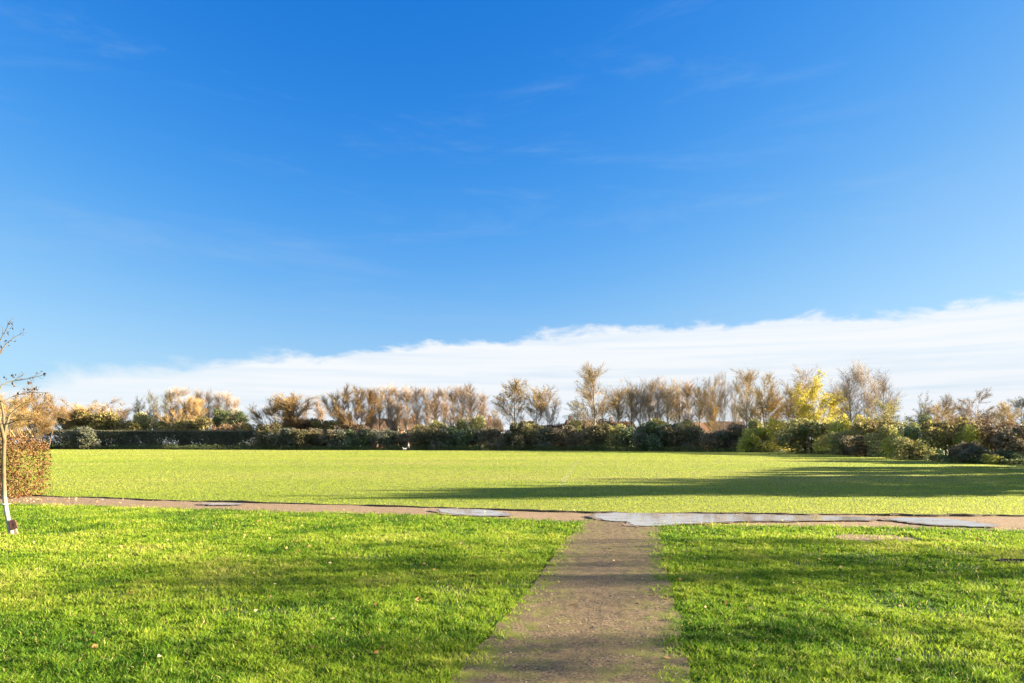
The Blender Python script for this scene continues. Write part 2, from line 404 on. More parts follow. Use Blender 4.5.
def blob_sheet(name, pts, m, z, grow=0.0, seed=1, wob=.05):
    P = np.array(pts, float); c = P.mean(0)
    n = len(P); tt = np.linspace(0, n, 160, endpoint=False); i = tt.astype(int); f = (tt - i)[:, None]
    p0, p1, p2, p3 = P[(i - 1) % n], P[i % n], P[(i + 1) % n], P[(i + 2) % n]
    Q = .5 * (2 * p1 + (p2 - p0) * f + (2 * p0 - 5 * p1 + 4 * p2 - p3) * f ** 2 + (3 * p1 - p0 - 3 * p2 + p3) * f ** 3)
    d = Q - np.roll(Q, 1, 0); nr = nrm(np.stack([d[:, 1], -d[:, 0]], -1))
    Q = Q + nr * (grow + wob * (vnoise(Q[:, 0] * 6, Q[:, 1] * 6, seed) - .5) * 2 + wob * .6 * (vnoise(Q[:, 0] * 19, Q[:, 1] * 19, seed + 3) - .5) * 2)[:, None]
    me = bpy.data.meshes.new(name)
    me.from_pydata([(a, b, z) for a, b in Q], [], [list(range(len(Q)))])
    me.update(); me.materials.append(m)
    if me.polygons[0].normal.z < 0: me.flip_normals()
    return link(name, me)
PUD = [([(200, 505.2), (222, 504.2), (242, 505), (236, 506), (216, 506.2)], 'small'),
       ([(437, 511.6), (452, 510.2), (490, 511.8), (510, 516.4), (480, 517), (450, 515.2)], 'mid'),
       ([(590, 517), (612, 514.2), (660, 515), (720, 515.4), (780, 516.6), (872, 519.3), (868, 521.6), (838, 521.9), (790, 522.4), (740, 523), (690, 525), (655, 527.2), (632, 527), (628, 523.6), (606, 521.5)], 'long'),
       ([(886, 520.2), (930, 519.6), (965, 522.4), (994, 527.2), (975, 528), (930, 525.8), (900, 522.8)], 'end')]
for k, (pp, _) in enumerate(PUD):
    g = [gp(*p) for p in pp][::-1]
    tag(blob_sheet('wet_mud', g, M_WET, .030 + .0007 * k, .09, 60 + k, .08), kind='structure')
    tag(blob_sheet('puddle', g, M_WATER, .036, 0.0, 70 + k, .07), kind='structure')

# bare patch and rut in the right-hand lawn
tag(blob_sheet('mud_patch', [gp(*p) for p in [(832, 538), (850, 535), (890, 536), (914, 539.5), (895, 543), (850, 541.5)]], M_CRS, .012, 0, 80, .06), kind='structure')
def rut():
    cx, cy = HOL_C
    n, k = 40, 12
    v, q = [], []
    for j in range(k):
        r = j / (k - 1)
        for i in range(n):
            a = i / n * 2 * math.pi
            zz = .012 + .028 * math.exp(-((r - .72) / .16) ** 2) - .012 * (r > .97)
            if r < .6: zz = .006
            w = 1 + .12 * math.sin(a * 3 + 1) + .07 * math.sin(a * 7)
            v.append((cx + (.34) * r * w * math.cos(a), cy + .15 * r * w * math.sin(a), zz))
    for j in range(k - 1):
        for i in range(n): q.append((j * n + i, j * n + (i + 1) % n, (j + 1) * n + (i + 1) % n, (j + 1) * n + i))
    m = noisemat('black_soil', [(.3, (.012, .01, .008)), (.7, (.04, .03, .02))], scale=9, bump=.8, bscale=30)
    tag(link('rut', MB().add(v, q).mesh('rut', m)), kind='structure')
rut()

# faded pitch line
def pitch_line():
    pts = [(588, 455), (580, 459), (576, 463), (571, 470), (566, 478), (561, 486)]
    g = np.array([gp(*p) for p in pts]); t = np.linspace(0, 1, 60); s = np.linspace(0, 1, len(g))
    c = np.stack([np.interp(t, s, g[:, 0]), np.interp(t, s, g[:, 1])], -1)
    d = nrm(np.gradient(c, axis=0)); nn = np.stack([d[:, 1], -d[:, 0]], -1)
    return c, nn
LINE_C, LINE_N = pitch_line()

# ------------------------------------------------------------------ grass
EDGE_PX = np.array([-200, 50, 300, 450, 600, 680, 740, 800, 850, 900, 920, 950, 1000, 1100])
EDGE_Y = np.array([176, 172, 154, 147, 134, 124, 117, 99, 84, 73, 61, 53, 49, 40])
def field_edge(x, y): return np.interp(CX + x / y * F, EDGE_PX, EDGE_Y)

def grass():
    LAYERS = 4.6
    N = 2000000
    # depth sampled so that the number of blades per pixel stays even
    y0, y1 = 3.3, 178.
    wy = lambda y: .00085 * y + .0022
    yy = np.geomspace(y0, y1, 4000)
    dens = 1 / wy(yy); cdf = np.cumsum(dens * np.gradient(yy)); cdf /= cdf[-1]
    y = np.interp(rng.random(N), cdf, yy)
    x = (rng.random(N) * 2 - 1) * (.80 * y + 1.2)
    keep = y < field_edge(x, y) + 1.5
    l, r_ = ent_edges(y); lo, hi = cross_edges(x)
    jit = rng.normal(0, .085, N)
    on_ent = (x > l + jit) & (x < r_ + jit) & (y < lo + .25)
    on_crs = (y > lo + jit * 2) & (y < hi + jit)
    stray = rng.random(N)
    keep &= ~((fbm(x * 1.6, y * 1.6, 45, 3) > .66) & (y < 14) & (stray > .45))        # thin, worn spots
    tmoss = np.abs((x - (l + r_) / 2) / np.maximum(r_ - l, .1))
    ok_ent = stray < np.where(tmoss > .33, .26, .02) * (fbm(x * 3, y * 3, 91) > .5)
    keep &= ~(on_ent & ~ok_ent) & ~(on_crs & (stray > .012))
    mud = patch_mask(x, y, MUD_C, .75, .42, 3); keep &= ~((mud < 1) & (stray > .12))
    hol = patch_mask(x, y, HOL_C, .40, .17, 4); keep &= ~((hol < 1))
    x, y = x[keep], y[keep]; n = len(x)
    on_path = (on_ent | on_crs)[keep]
    lo, hi = cross_edges(x)
    field = y > (lo + hi) / 2
    tuft = fbm(x * 4.2, y * 4.2, 21, 3); clump = fbm(x * 1.1, y * 1.1, 23, 2)
    fine = vnoise(x * 11, y * 11, 27)
    h = np.where(field, .020 + .016 * tuft, .018 + .095 * np.clip(tuft * .55 + fine * .45 - .33, 0, 1) + .014 * clump) * rng.uniform(.6, 1.25, n)
    h = np.where(on_path, .018, h)
    h *= np.where(y > 60, 1.25, 1)
    w = wy(y) * rng.uniform(.7, 1.3, n) * np.where(field, .56, 1.05)
    az = rng.random(n) * 2 * np.pi
    side = np.stack([np.cos(az), np.sin(az), np.zeros(n)], -1)
    la = rng.random(n) * 2 * np.pi; lean = h * rng.uniform(.2, 1.2, n)
    ld = np.stack([np.cos(la) * lean, np.sin(la) * lean, np.zeros(n)], -1)
    base = np.stack([x, y, np.full(n, -.002)], -1)
    up = np.array([0, 0, 1.])
    a = base - side * w[:, None] * .5; b = base + side * w[:, None] * .5
    mid = base + ld * .35 + up * (h * .62)[:, None]
    c = mid + side * w[:, None] * .42; d = mid - side * w[:, None] * .42
    tip = base + ld + up * h[:, None]
    v = np.stack([a, b, c, d, tip], 1).reshape(-1, 3)
    i = (np.arange(n) * 5)[:, None]
    far = y > 14                               # far blades: one triangle each
    q = (i + np.array([[0, 1, 2, 3]]))[~far]; t = np.concatenate([(i + np.array([[3, 2, 4]]))[~far], (i + np.array([[0, 1, 4]]))[far]])
    # tint: 0 deep green .. 1 straw; patches of growth, mowing bands on the pitch
    patch = fbm(x * .9, y * .9, 33, 3)
    band = vnoise(x * .02 + 5, y * .16, 35)
    weed = fbm(x * 2.7, y * 2.7, 41, 3)
    tint = .37 + .9 * (patch - .5) + .5 * (weed - .5) + rng.normal(0, .13, n) + .25 * (tuft - .5)
    tf = .72 + .36 * (fbm(x * .12, y * .25, 37, 3) - .5) + .22 * (band - .5) + rng.normal(0, .025, n)
    tint = np.where(field, tf, tint)
    dry = (rng.random(n) < np.where(field, .03, .05)); tint = np.where(dry, rng.uniform(.85, 1, n), tint)
    # faded paint on the blades along the old pitch marking
    dist = np.full(n, 9.)
    for k in range(len(LINE_C)):
        dist = np.minimum(dist, np.hypot((x - LINE_C[k, 0]), (y - LINE_C[k, 1]) * .12))
    white = (dist < .09) & field & (rng.random(n) < .22)
    tint = np.clip(tint, 0, .98); tint = np.where(white, 2.0, tint)
    m = leafmat('grass_blades', GRASS, trans=.48, rough=.5, attr='tint', spec=.08)
    # painted blades: white
    nt = m.node_tree; N_, L_ = nt.nodes, nt.links
    at = [k for k in N_ if k.type == 'ATTRIBUTE'][0]; cr = [k for k in N_ if k.type == 'VALTORGB'][0]
    gt = N_.new('ShaderNodeMath'); gt.operation = 'GREATER_THAN'; gt.inputs[1].default_value = 1.5; L_.new(at.outputs['Fac'], gt.inputs[0])
    mx = N_.new('ShaderNodeMix'); mx.data_type = 'RGBA'; L_.new(gt.outputs[0], mx.inputs['Factor']); L_.new(cr.outputs['Color'], mx.inputs['A']); mx.inputs['B'].default_value = (.42, .42, .33, 1)
    for k in N_:
        if k.type == 'BSDF_PRINCIPLED': L_.new(mx.outputs['Result'], k.inputs['Base Color'])
        if k.type == 'BSDF_TRANSLUCENT': L_.new(mx.outputs['Result'], k.inputs['Color'])
    tag(link('grass', MB().add(v, q, t, at=np.repeat(tint, 5)).mesh('grass', m, smooth=False)), 'short green turf of the lawn and playing field', 'grass', kind='stuff')
GRASS = [(.040, .10, .010), (.105, .19, .014), (.20, .28, .022), (.285, .32, .05), (.36, .31, .12)]
grass()

# pebbles and fallen leaves lying on the paths and lawn
def litter():
    r = np.random.default_rng(4)
    n = 1700
    y = r.uniform(3.3, 13.3, n) ** 1.0; l, rr = ent_edges(y); x = l + (rr - l) * r.random(n)
    s = r.uniform(.003, .011, n)
    octa = np.array([(1, 0, 0), (-1, 0, 0), (0, 1, 0), (0, -1, 0), (0, 0, .7), (0, 0, -.7)])
    v = octa[None] * s[:, None, None] * r.uniform(.7, 1.3, (n, 6, 1)) + np.stack([x, y, np.full(n, .022)], -1)[:, None, :]
    f = np.array([(0, 2, 4), (2, 1, 4), (1, 3, 4), (3, 0, 4), (2, 0, 5), (1, 2, 5), (3, 1, 5), (0, 3, 5)])
    t = (np.arange(n) * 6)[:, None, None] + f[None]
    m = leafmat('pebble_stone', [(.07, .055, .04), (.13, .10, .075), (.22, .18, .14)], trans=0)
    tag(link('gravel', MB().add(v.reshape(-1, 3), t=t.reshape(-1, 3)).mesh('gravel', m, smooth=False)), 'small stones trodden into the earth footpath', 'gravel', kind='stuff')
    # leaves: thick below the clipped hedge, thin elsewhere
    a = np.stack([r.uniform(-19, -8.5, 900), r.uniform(15.5, 18.9, 900)], -1)
    lo, hi = cross_edges(a[:, 0]); a = a[(a[:, 1] > lo - .5) & (a[:, 0] < -12.4 + r.exponential(1.2, len(a)) * 1.4)]
    b = np.stack([r.uniform(-9, 9, 420), r.uniform(3.5, 16, 420)], -1)
    l, rr = ent_edges(b[:, 1])
    z = np.where((b[:, 0] > l) & (b[:, 0] < rr), .026, r.uniform(.03, .06, len(b)))
    C = np.concatenate([np.column_stack([a, np.full(len(a), .04)]), np.column_stack([b, z])])
    v, q = leaf_quads(r, C, .045, .7, flat=.85)
    m = leafmat('fallen_leaf', [(.16, .07, .025), (.30, .16, .05), (.42, .30, .13), (.5, .42, .25)], trans=.2)
    tag(link('fallen_leaves', MB().add(v, q).mesh('fallen_leaves', m, smooth=False)), 'brown leaves fallen below the clipped hedge and on the lawn', 'fallen leaves', kind='stuff')
litter()

# ------------------------------------------------------------------ trees
def kids(r, P, Rd, n, t0, t1, ang, ln, rr, trop=0.0, wob=.06, K=5, bias=1.0, rmin=.004):
    """n child branches growing from the parent tubes P"""
    m, Kp, _ = P.shape
    Lp = np.linalg.norm(P[:, -1] - P[:, 0], axis=1)
    pi = r.choice(m, n, p=Lp / Lp.sum())
    t = t0 + (t1 - t0) * r.random(n) ** bias
    f = t * (Kp - 1); k = np.minimum(f.astype(int), Kp - 2); u = (f - k)[:, None]
    base = P[pi, k] * (1 - u) + P[pi, k + 1] * u
    rad = Rd[pi, k] * (1 - u[:, 0]) + Rd[pi, k + 1] * u[:, 0]
    tg = nrm(P[pi, k + 1] - P[pi, k])
    pe = nrm(np.cross(tg, rand_dirs(r, n)))
    an = np.radians(r.uniform(ang[0], ang[1], n))[:, None]
    d = nrm(tg * np.cos(an) + pe * np.sin(an))
    L = r.uniform(ln[0], ln[1], n) * (1.15 - .55 * t)
    s = np.linspace(0, 1, K)[None, :, None]
    Q = base[:, None] + d[:, None] * L[:, None, None] * s
    Q[..., 2] += (trop * L[:, None] * s[..., 0] ** 1.7)
    w = np.cumsum(r.normal(0, 1, (n, K, 3)), 1) * wob * L[:, None, None] / K; w -= w[:, :1]
    Q = Q + w
    r0 = np.maximum(rad * rr, rmin)
    Rr = r0[:, None] * (1 - .8 * s[..., 0])
    return Q, Rr

def tree_meshes(key, seed, H, bare, limb_n, limb_ang, limb_len, trop, sub_n, tw_n, tw_len, tw_r, leaf_n, leaf_s, bark, twigm, leafm,
                stems=1, spread=.0, taper=.9, leaf_top=0.0, tw_ang=(15, 50), trunk_r=None, sub_len=None, lean=.02, droop=0.0, t0=None):
    r = np.random.default_rng(seed)
    K = 9; s = np.linspace(0, 1, K)
    tr = trunk_r or H * .014
    P = np.zeros((stems, K, 3)); Rd = np.zeros((stems, K))
    for i in range(stems):
        a = r.random() * 6.28; sp = spread * H * (0 if stems == 1 else r.uniform(.3, 1))
        hh = H * (1 if i == 0 else r.uniform(.75, .97))
        wob = np.cumsum(r.normal(0, .02 * H / K, (K, 2)), 0); wob -= wob[0]
        P[i, :, 0] = math.cos(a) * (sp * s ** .8 + .02 * H * (stems > 1)) + wob[:, 0]; P[i, :, 1] = math.sin(a) * (sp * s ** .8 + .02 * H * (stems > 1)) + wob[:, 1]
        P[i, :, 2] = hh * s - .05
        Rd[i] = tr * (1 - taper * s) * (1 if stems == 1 else .6); Rd[i, 0] *= 1.35
    tb = MB(); tb.add(*tubes(P, Rd, 7))
    L1, R1 = kids(r, P, Rd, limb_n, bare, .97, limb_ang, (limb_len[0] * H, limb_len[1] * H), .34, trop, .07, 6, bias=.9)
    tb.add(*tubes(L1, R1, 5))
    sl = sub_len or (.10, .22)
    L2, R2 = kids(r, L1, R1, sub_n, .2, 1, (20, 55), (sl[0] * H, sl[1] * H), .55, trop * .8, .12, 5)
    tb.add(*tubes(L2, R2, 4))
    allP = [L2]
    cb = MB()
    src = np.concatenate([L2, L2[:, :, :]], 0); srcR = np.concatenate([R2, R2], 0)
    T1, TR = kids(r, L2, R2, int(tw_n * 1.5), .05, 1, tw_ang, (tw_len[0], tw_len[1]), .5, trop * .5 - droop, .16, 4, rmin=tw_r)
    TR = np.minimum(TR, tw_r) ; TR = tw_r * np.linspace(1, .35, 4)[None, :] * np.ones((len(T1), 1))
    top = P[:, K // 2:, :]
    T2, _ = kids(r, np.concatenate([L1[:, 1:, :]], 0), R1[:, 1:], int(tw_n * .6), .15, 1, tw_ang, (tw_len[0], tw_len[1]), .5, trop * .5 - droop, .16, 4, rmin=tw_r)
    tw_r = tw_r * .66
    TT = np.concatenate([T1, T2]); RR = tw_r * np.linspace(1, .35, 4)[None, :] * np.ones((len(TT), 1))
    v, q = tubes(TT, RR, 3); cb.add(v, q, mat=0)
    if leaf_n:
        pi = r.integers(0, len(TT), leaf_n * 3); k = r.uniform(.2, 3, leaf_n * 3); ki = np.minimum(k.astype(int), 2); u = (k - ki)[:, None]
        C = TT[pi, ki] * (1 - u) + TT[pi, ki + 1] * u + r.normal(0, leaf_s * .7, (leaf_n * 3, 3))
        wgt = np.clip((C[:, 2] / H - leaf_top) / .25, .03, 1) if leaf_top else np.ones(len(C))
        C = C[r.random(len(C)) < wgt][:leaf_n]
        v, q = leaf_quads(r, C, leaf_s); cb.add(v, q, mat=1)
    return tb.mesh(key + '_trunk', bark), cb.mesh(key + '_crown', [twigm, leafm], smooth=False)

B_GREY = barkmat('grey_bark', (0.1361, 0.1166, 0.0972), (0.2527, 0.2236, 0.1847))
B_PALE = barkmat('pale_bark', (0.15, 0.125, 0.09), (0.23, 0.2, 0.155))
B_BROWN = barkmat('brown_bark', (0.066, 0.045, 0.027), (0.132, 0.09, 0.054))
B_DARK = barkmat('dark_bark', (.05, .04, .03), (.10, .08, .06))
def twm(name, cols): return leafmat(name, cols, trans=0.0, rough=.8, spec=.15)
T_PINK = twm('pink_twig', [(0.1741, 0.1233, 0.08184), (0.2611, 0.1814, 0.1178), (0.3046, 0.2249, 0.1506)])
T_ORANGE = twm('orange_twig', [(0.1555, 0.09576, 0.0429), (0.2333, 0.1505, 0.066), (0.2722, 0.1984, 0.09904)])
T_GREY = twm('grey_twig', [(0.1859, 0.145, 0.1117), (0.2741, 0.2085, 0.1515), (0.3328, 0.2538, 0.1755)])
T_BUFF = twm('buff_twig', [(0.2106, 0.1495, 0.0729), (0.3078, 0.2167, 0.1032), (0.3564, 0.2616, 0.1336)])
T_DUSK = twm('dusky_twig', [(.10, .10, .10), (.15, .15, .15)])
L_PINK = leafmat('pinkish_leaf', [(0.1924, 0.1215, 0.08167), (0.2565, 0.1688, 0.1114), (0.2565, 0.1958, 0.1336)])
L_ORANGE = leafmat('orange_leaf', [(0.1584, 0.09317, 0.03795), (0.2111, 0.1304, 0.05175), (0.2346, 0.1739, 0.0828)], patch=.3)
L_GOLD = leafmat('golden_leaf', [(0.1914, 0.1246, 0.02363), (0.2958, 0.191, 0.03038), (0.348, 0.2491, 0.06075)], patch=.3)
L_YELLOW = leafmat('yellow_leaf', [(0.2835, 0.2632, 0.03037), (0.4455, 0.3848, 0.03544), (0.567, 0.4657, 0.06075)], patch=.35)
L_OLIVE = leafmat('olive_leaf', [(0.1251, 0.1459, 0.05211), (0.2501, 0.2501, 0.08338), (0.4169, 0.3544, 0.1251)], patch=.3)
L_DARK = leafmat('dark_leaf', [(0.04785, 0.06212, 0.03654), (0.07975, 0.0917, 0.05176), (0.1355, 0.1183, 0.06851)], patch=.3, trans=.2)
L_EVER = leafmat('evergreen_leaf', [(0.03645, 0.06075, 0.02673), (0.06075, 0.0972, 0.03645), (0.1094, 0.1336, 0.0486)], patch=.3, trans=.2)
L_BUFF = leafmat('buff_leaf', [(0.168, 0.12, 0.066), (0.312, 0.228, 0.108), (0.432, 0.324, 0.168)], patch=.3)
L_RUST = leafmat('rust_leaf', [(0.08619, 0.0483, 0.02817), (0.1355, 0.0805, 0.04025), (0.1847, 0.1368, 0.0644)], patch=.3)
L_LIME = leafmat('lime_leaf', [(0.1749, 0.2187, 0.04373), (0.3498, 0.3644, 0.0583), (0.554, 0.4956, 0.102)], patch=.35)
L_MOSS = leafmat('moss_leaf', [(0.0894, 0.1229, 0.0447), (0.1788, 0.19, 0.06706), (0.3352, 0.2905, 0.1117)], patch=.3)
L_BROWN = leafmat('brown_leaf', [(0.0675, 0.063, 0.042), (0.1215, 0.1024, 0.06), (0.189, 0.1575, 0.0825)], patch=.3)

PROTO = {}
def proto(kind, i):
    """(trunk mesh, crown mesh, natural height, natural half width)"""
    k = (kind, i)
    if k in PROTO: return PROTO[k]
    sd = 100 + i * 7 + sum(map(ord, kind))
    n = f'{kind}_{"abcdef"[i]}'
    if kind == 'poplar':
        a = tree_meshes(n, sd, 14, .28, 46, (12, 26), (.16, .32), .22, 170, 1050, (.6, 1.8), .022, 160, .15, B_GREY, T_PINK, L_PINK, tw_ang=(8, 35), sub_len=(.07, .15))
    elif kind == 'buff_poplar':
        a = tree_meshes(n, sd, 14, .28, 42, (14, 30), (.16, .34), .22, 170, 1100, (.6, 1.9), .022, 220, .15, B_GREY, T_BUFF, L_BUFF, tw_ang=(10, 40), sub_len=(.08, .17))
    elif kind == 'grey_poplar':
        a = tree_meshes(n, sd, 14, .26, 38, (14, 28), (.16, .36), .22, 160, 1000, (.6, 1.8), .021, 60, .15, B_GREY, T_GREY, L_BUFF, tw_ang=(10, 40), sub_len=(.08, .17))
    elif kind == 'willow':
        a = tree_meshes(n, sd, 12, .12, 34, (14, 42), (.25, .5), .30, 130, 3600, (.8, 2.2), .022, 3200, .18, B_BROWN, T_ORANGE, L_ORANGE, stems=7, spread=.33, tw_ang=(8, 40))
    elif kind == 'gold':
        a = tree_meshes(n, sd, 12, .18, 34, (25, 60), (.25, .45), .25, 130, 2400, (.6, 1.7), .021, 3200, .20, B_BROWN, T_BUFF, L_GOLD, stems=3, spread=.20)
    elif kind == 'yellow':
        a = tree_meshes(n, sd, 13, .12, 40, (30, 70), (.28, .46), .18, 170, 1800, (.6, 1.6), .022, 14000, .24, B_BROWN, T_BUFF, L_YELLOW, stems=3, spread=.18)
    elif kind == 'crest':
        a = tree_meshes(n, sd, 13, .28, 26, (24, 48), (.22, .38), .30, 110, 1300, (.5, 1.4), .022, 2300, .22, B_GREY, T_GREY, L_GOLD, leaf_top=.62)
    elif kind == 'bare':
        a = tree_meshes(n, sd, 14, .22, 22, (20, 45), (.28, .50), .28, 120, 1700, (.5, 1.6), .022, 60, .16, B_GREY, T_GREY, L_BUFF, stems=2, spread=.10)
    elif kind == 'pale':
        a = tree_meshes(n, sd, 17, .26, 24, (22, 46), (.20, .36), .26, 120, 1800, (.6, 1.6), .024, 1300, .19, B_PALE, T_BUFF, L_GOLD, stems=1)
    elif kind == 'dome':
        a = tree_meshes(n, sd, 9, .20, 26, (30, 75), (.30, .55), .10, 160, 2600, (.4, 1.1), .020, 500, .15, B_BROWN, T_GREY, L_RUST, stems=2, spread=.14)
    elif kind == 'dusk':
        a = tree_meshes(n, sd, 11, .16, 30, (25, 60), (.16, .28), .15, 110, 1300, (.4, 1.1), .026, 600, .18, B_DARK, T_DUSK, L_OLIVE)
    elif kind == 'olive_tree':
        a = tree_meshes(n, sd, 8, .14, 30, (30, 70), (.28, .48), .15, 130, 1200, (.4, 1.1), .018, 7000, .17, B_DARK, T_BUFF, L_OLIVE, stems=3, spread=.2)
    elif kind == 'shade_tree':
        a = tree_meshes(n, sd, 10, .10, 44, (35, 75), (.22, .38), .15, 170, 900, (.4, 1.1), .02, 14000, .24, B_DARK, T_BUFF, L_EVER, stems=2, spread=.12)
    elif kind == 'young':
        a = tree_meshes(n, sd, 6, .30, 20, (30, 60), (.22, .40), .2, 90, 500, (.3, .8), .007, 1250, .07, B_GREY, T_GREY, L_RUST, stems=1, trunk_r=.07)
    V = np.empty(len(a[1].vertices) * 3, np.float32); a[1].vertices.foreach_get('co', V); V = V.reshape(-1, 3)
    hw = np.percentile(np.abs(V[:, :2]), 98); hh = np.percentile(V[:, 2], 99.7)
    PROTO[k] = (a[0], a[1], hh, hw)
    return PROTO[k]

def place_tree(name, kind, var, x, y, height, width, label, cat='tree', group=None):
    tm, cm, hh, hw = proto(kind, var)
    sz = height / hh; sx = width / (2 * hw)
    rz = random.uniform(0, 6.28)
    e = empty(name, (x, y, 0), rz, (sx, sx, sz))
    tag(e, label, cat, group)
    link('trunk', tm, e); link('crown', cm, e)
    return e
def tree_px(name, kind, var, px, top, Y, wpx, label, group=None):
    return place_tree(name, kind, var, xat(px, Y), Y, zat(top, Y), wpx * Y / F, label, 'tree', group)

ORD = ['first', 'second', 'third', 'fourth', 'fifth', 'sixth', 'seventh', 'eighth', 'ninth', 'tenth', 'eleventh', 'twelfth', 'thirteenth', 'fourteenth', 'fifteenth', 'sixteenth', 'seventeenth', 'eighteenth']

# --- left end
tree_px('willow_tree', 'willow', 0, 46, 391, 168, 66, 'broad rust-orange willow showing above the clipped brown hedge', 'willows behind the field')
tree_px('willow_tree', 'gold', 0, 6, 396, 160, 60, 'ochre-leaved tree behind the white-stemmed young tree', 'willows behind the field')
tree_px('willow_tree', 'willow', 1, 82, 404, 185, 40, 'low tan willow between the rust-orange willow and the grey domed tree', 'willows behind the field')
tree_px('bare_tree', 'dome', 0, 109, 399, 200, 40, 'grey bare tree with a small domed crown over the clipped dark hedge')
tree_px('slender_tree', 'dusk', 0, 139, 396, 188, 15, 'bluish-grey slender tree, shortest and leftmost of the dusky trio', 'dusky slender trees')
tree_px('slender_tree', 'dusk', 1, 153, 391, 188, 16, 'bluish-grey slender tree in the middle of the dusky trio', 'dusky slender trees')
tree_px('slender_tree', 'dusk', 2, 167, 390, 192, 15, 'bluish-grey slender tree of the dusky trio beside the many-stemmed orange willow', 'dusky slender trees')
tree_px('willow_tree', 'willow', 2, 186, 389, 182, 46, 'orange many-stemmed willow rising over the middle of the clipped dark hedge', 'willows behind the field')
for i, (px, tp) in enumerate([(199, 389), (208, 390), (217, 392), (226, 391), (235, 396)]):
    tree_px('poplar_tree', 'poplar', i % 3, px, tp, 205, 13, f'{ORD[i]} thin pinkish poplar from the left behind the twin dark evergreens', 'pink poplars behind the evergreens')
tree_px('evergreen_tree', 'shade_tree', 0, 217, 408, 186, 26, 'dark evergreen tree beside the orange many-stemmed willow', 'twin dark evergreens')
tree_px('evergreen_tree', 'shade_tree', 1, 236, 411, 184, 30, 'lower dark evergreen tree nearer to the round golden-orange willow', 'twin dark evergreens')
tree_px('willow_tree', 'willow', 3, 281, 393, 172, 56, 'round golden-orange willow standing alone past the right end of the clipped dark hedge', 'willows behind the field')
tree_px('poplar_tree', 'grey_poplar', 0, 305, 402, 190, 12, 'thin grey poplar close beside the round golden-orange willow')
tree_px('poplar_tree', 'poplar', 2, 319, 398, 185, 14, 'lone thin pink poplar in the gap between two rounded orange crowns')
tree_px('willow_tree', 'willow', 4, 351, 386, 172, 52, 'tall rounded orange willow at the left end of the long pink poplar row', 'willows behind the field')
for i, (px, tp) in enumerate([(372, 387), (380, 385), (389, 384), (398, 386), (407, 387), (417, 386), (426, 387), (435, 388), (444, 386), (453, 387), (461, 385), (470, 383), (482, 392)]):
    tree_px('poplar_tree', 'poplar', (i * 2) % 5, px, tp, 176 + (i * 37 % 9), 15 + (i * 5 % 4), f'{ORD[i]} pinkish poplar from the left in the long row beside the tall orange willow', 'long row of pink poplars')
# --- middle
tree_px('bare_tree', 'bare', 0, 497, 405, 186, 26, 'low blue-grey bare tree in the open gap left of the golden-crested tree')
tree_px('crested_tree', 'crest', 0, 515, 379, 164, 36, 'bare-limbed tree with a golden leafy crest right of the open gap')
tree_px('crested_tree', 'crest', 1, 536, 385, 162, 28, 'smaller tree with thin golden top touching the wide grey bare tree')
tree_px('bare_tree', 'bare', 1, 551, 386, 162, 36, 'wide grey bare tree beside the smaller thin golden-topped tree')
tree_px('slender_tree', 'dusk', 3, 578, 399, 185, 24, 'dark grey small tree left of the tallest pale tree')
tree_px('pale_tree', 'pale', 0, 595, 362, 152, 40, 'tallest pale sparse tree in the middle of the tree line')
for i, (px, tp, w, k) in enumerate([(617, 382, 26, 'buff_poplar'), (631, 380, 20, 'buff_poplar'), (640, 379, 16, 'grey_poplar'), (649, 377, 20, 'buff_poplar'), (658, 379, 16, 'grey_poplar'), (668, 378, 20, 'buff_poplar'), (679, 379, 18, 'buff_poplar'), (688, 380, 15, 'poplar'), (700, 380, 18, 'buff_poplar'), (710, 378, 18, 'gold')]):
    tree_px('poplar_tree', k, i % 4, px, tp, 160 + (i * 29 % 8), w + 3, f'{ORD[i]} buff poplar from the tallest pale tree in the dense row on its right', 'dense row of buff poplars')
tree_px('bare_tree', 'bare', 2, 722, 372, 150, 32, 'greyish spreading bare tree at the right end of the dense buff row')
tree_px('poplar_tree', 'grey_poplar', 1, 735, 380, 158, 16, 'thin grey poplar squeezed between two larger grey trees')
tree_px('pale_tree', 'pale', 1, 747, 368, 146, 28, 'tall narrow pale tree left of the brown-gold willow')
tree_px('willow_tree', 'gold', 1, 770, 375, 132, 46, 'brown-gold spreading willow left of the bright yellow tree')
tree_px('willow_tree', 'gold', 2, 791, 383, 128, 34, 'smaller dull gold willow against the left side of the bright yellow tree')
tree_px('bare_tree', 'bare', 3, 808, 366, 150, 40, 'bare brown treetop poking up behind the bright yellow tree')
tree_px('yellow_tree', 'yellow', 0, 817, 372, 122, 54, 'bright yellow leafy tree, most vivid of the tree line')
tree_px('bare_tree', 'grey_poplar', 2, 836, 379, 140, 20, 'faint grey bare tree between the bright yellow tree and the grey trio')
tree_px('bare_tree', 'grey_poplar', 3, 850, 369, 112, 26, 'left tree of the tall grey bare trio on the right', 'tall grey bare trio')
tree_px('bare_tree', 'bare', 4, 867, 361, 112, 36, 'middle and tallest tree of the grey bare trio on the right', 'tall grey bare trio')
tree_px('bare_tree', 'grey_poplar', 4, 884, 370, 114, 28, 'right tree of the tall grey bare trio on the right', 'tall grey bare trio')
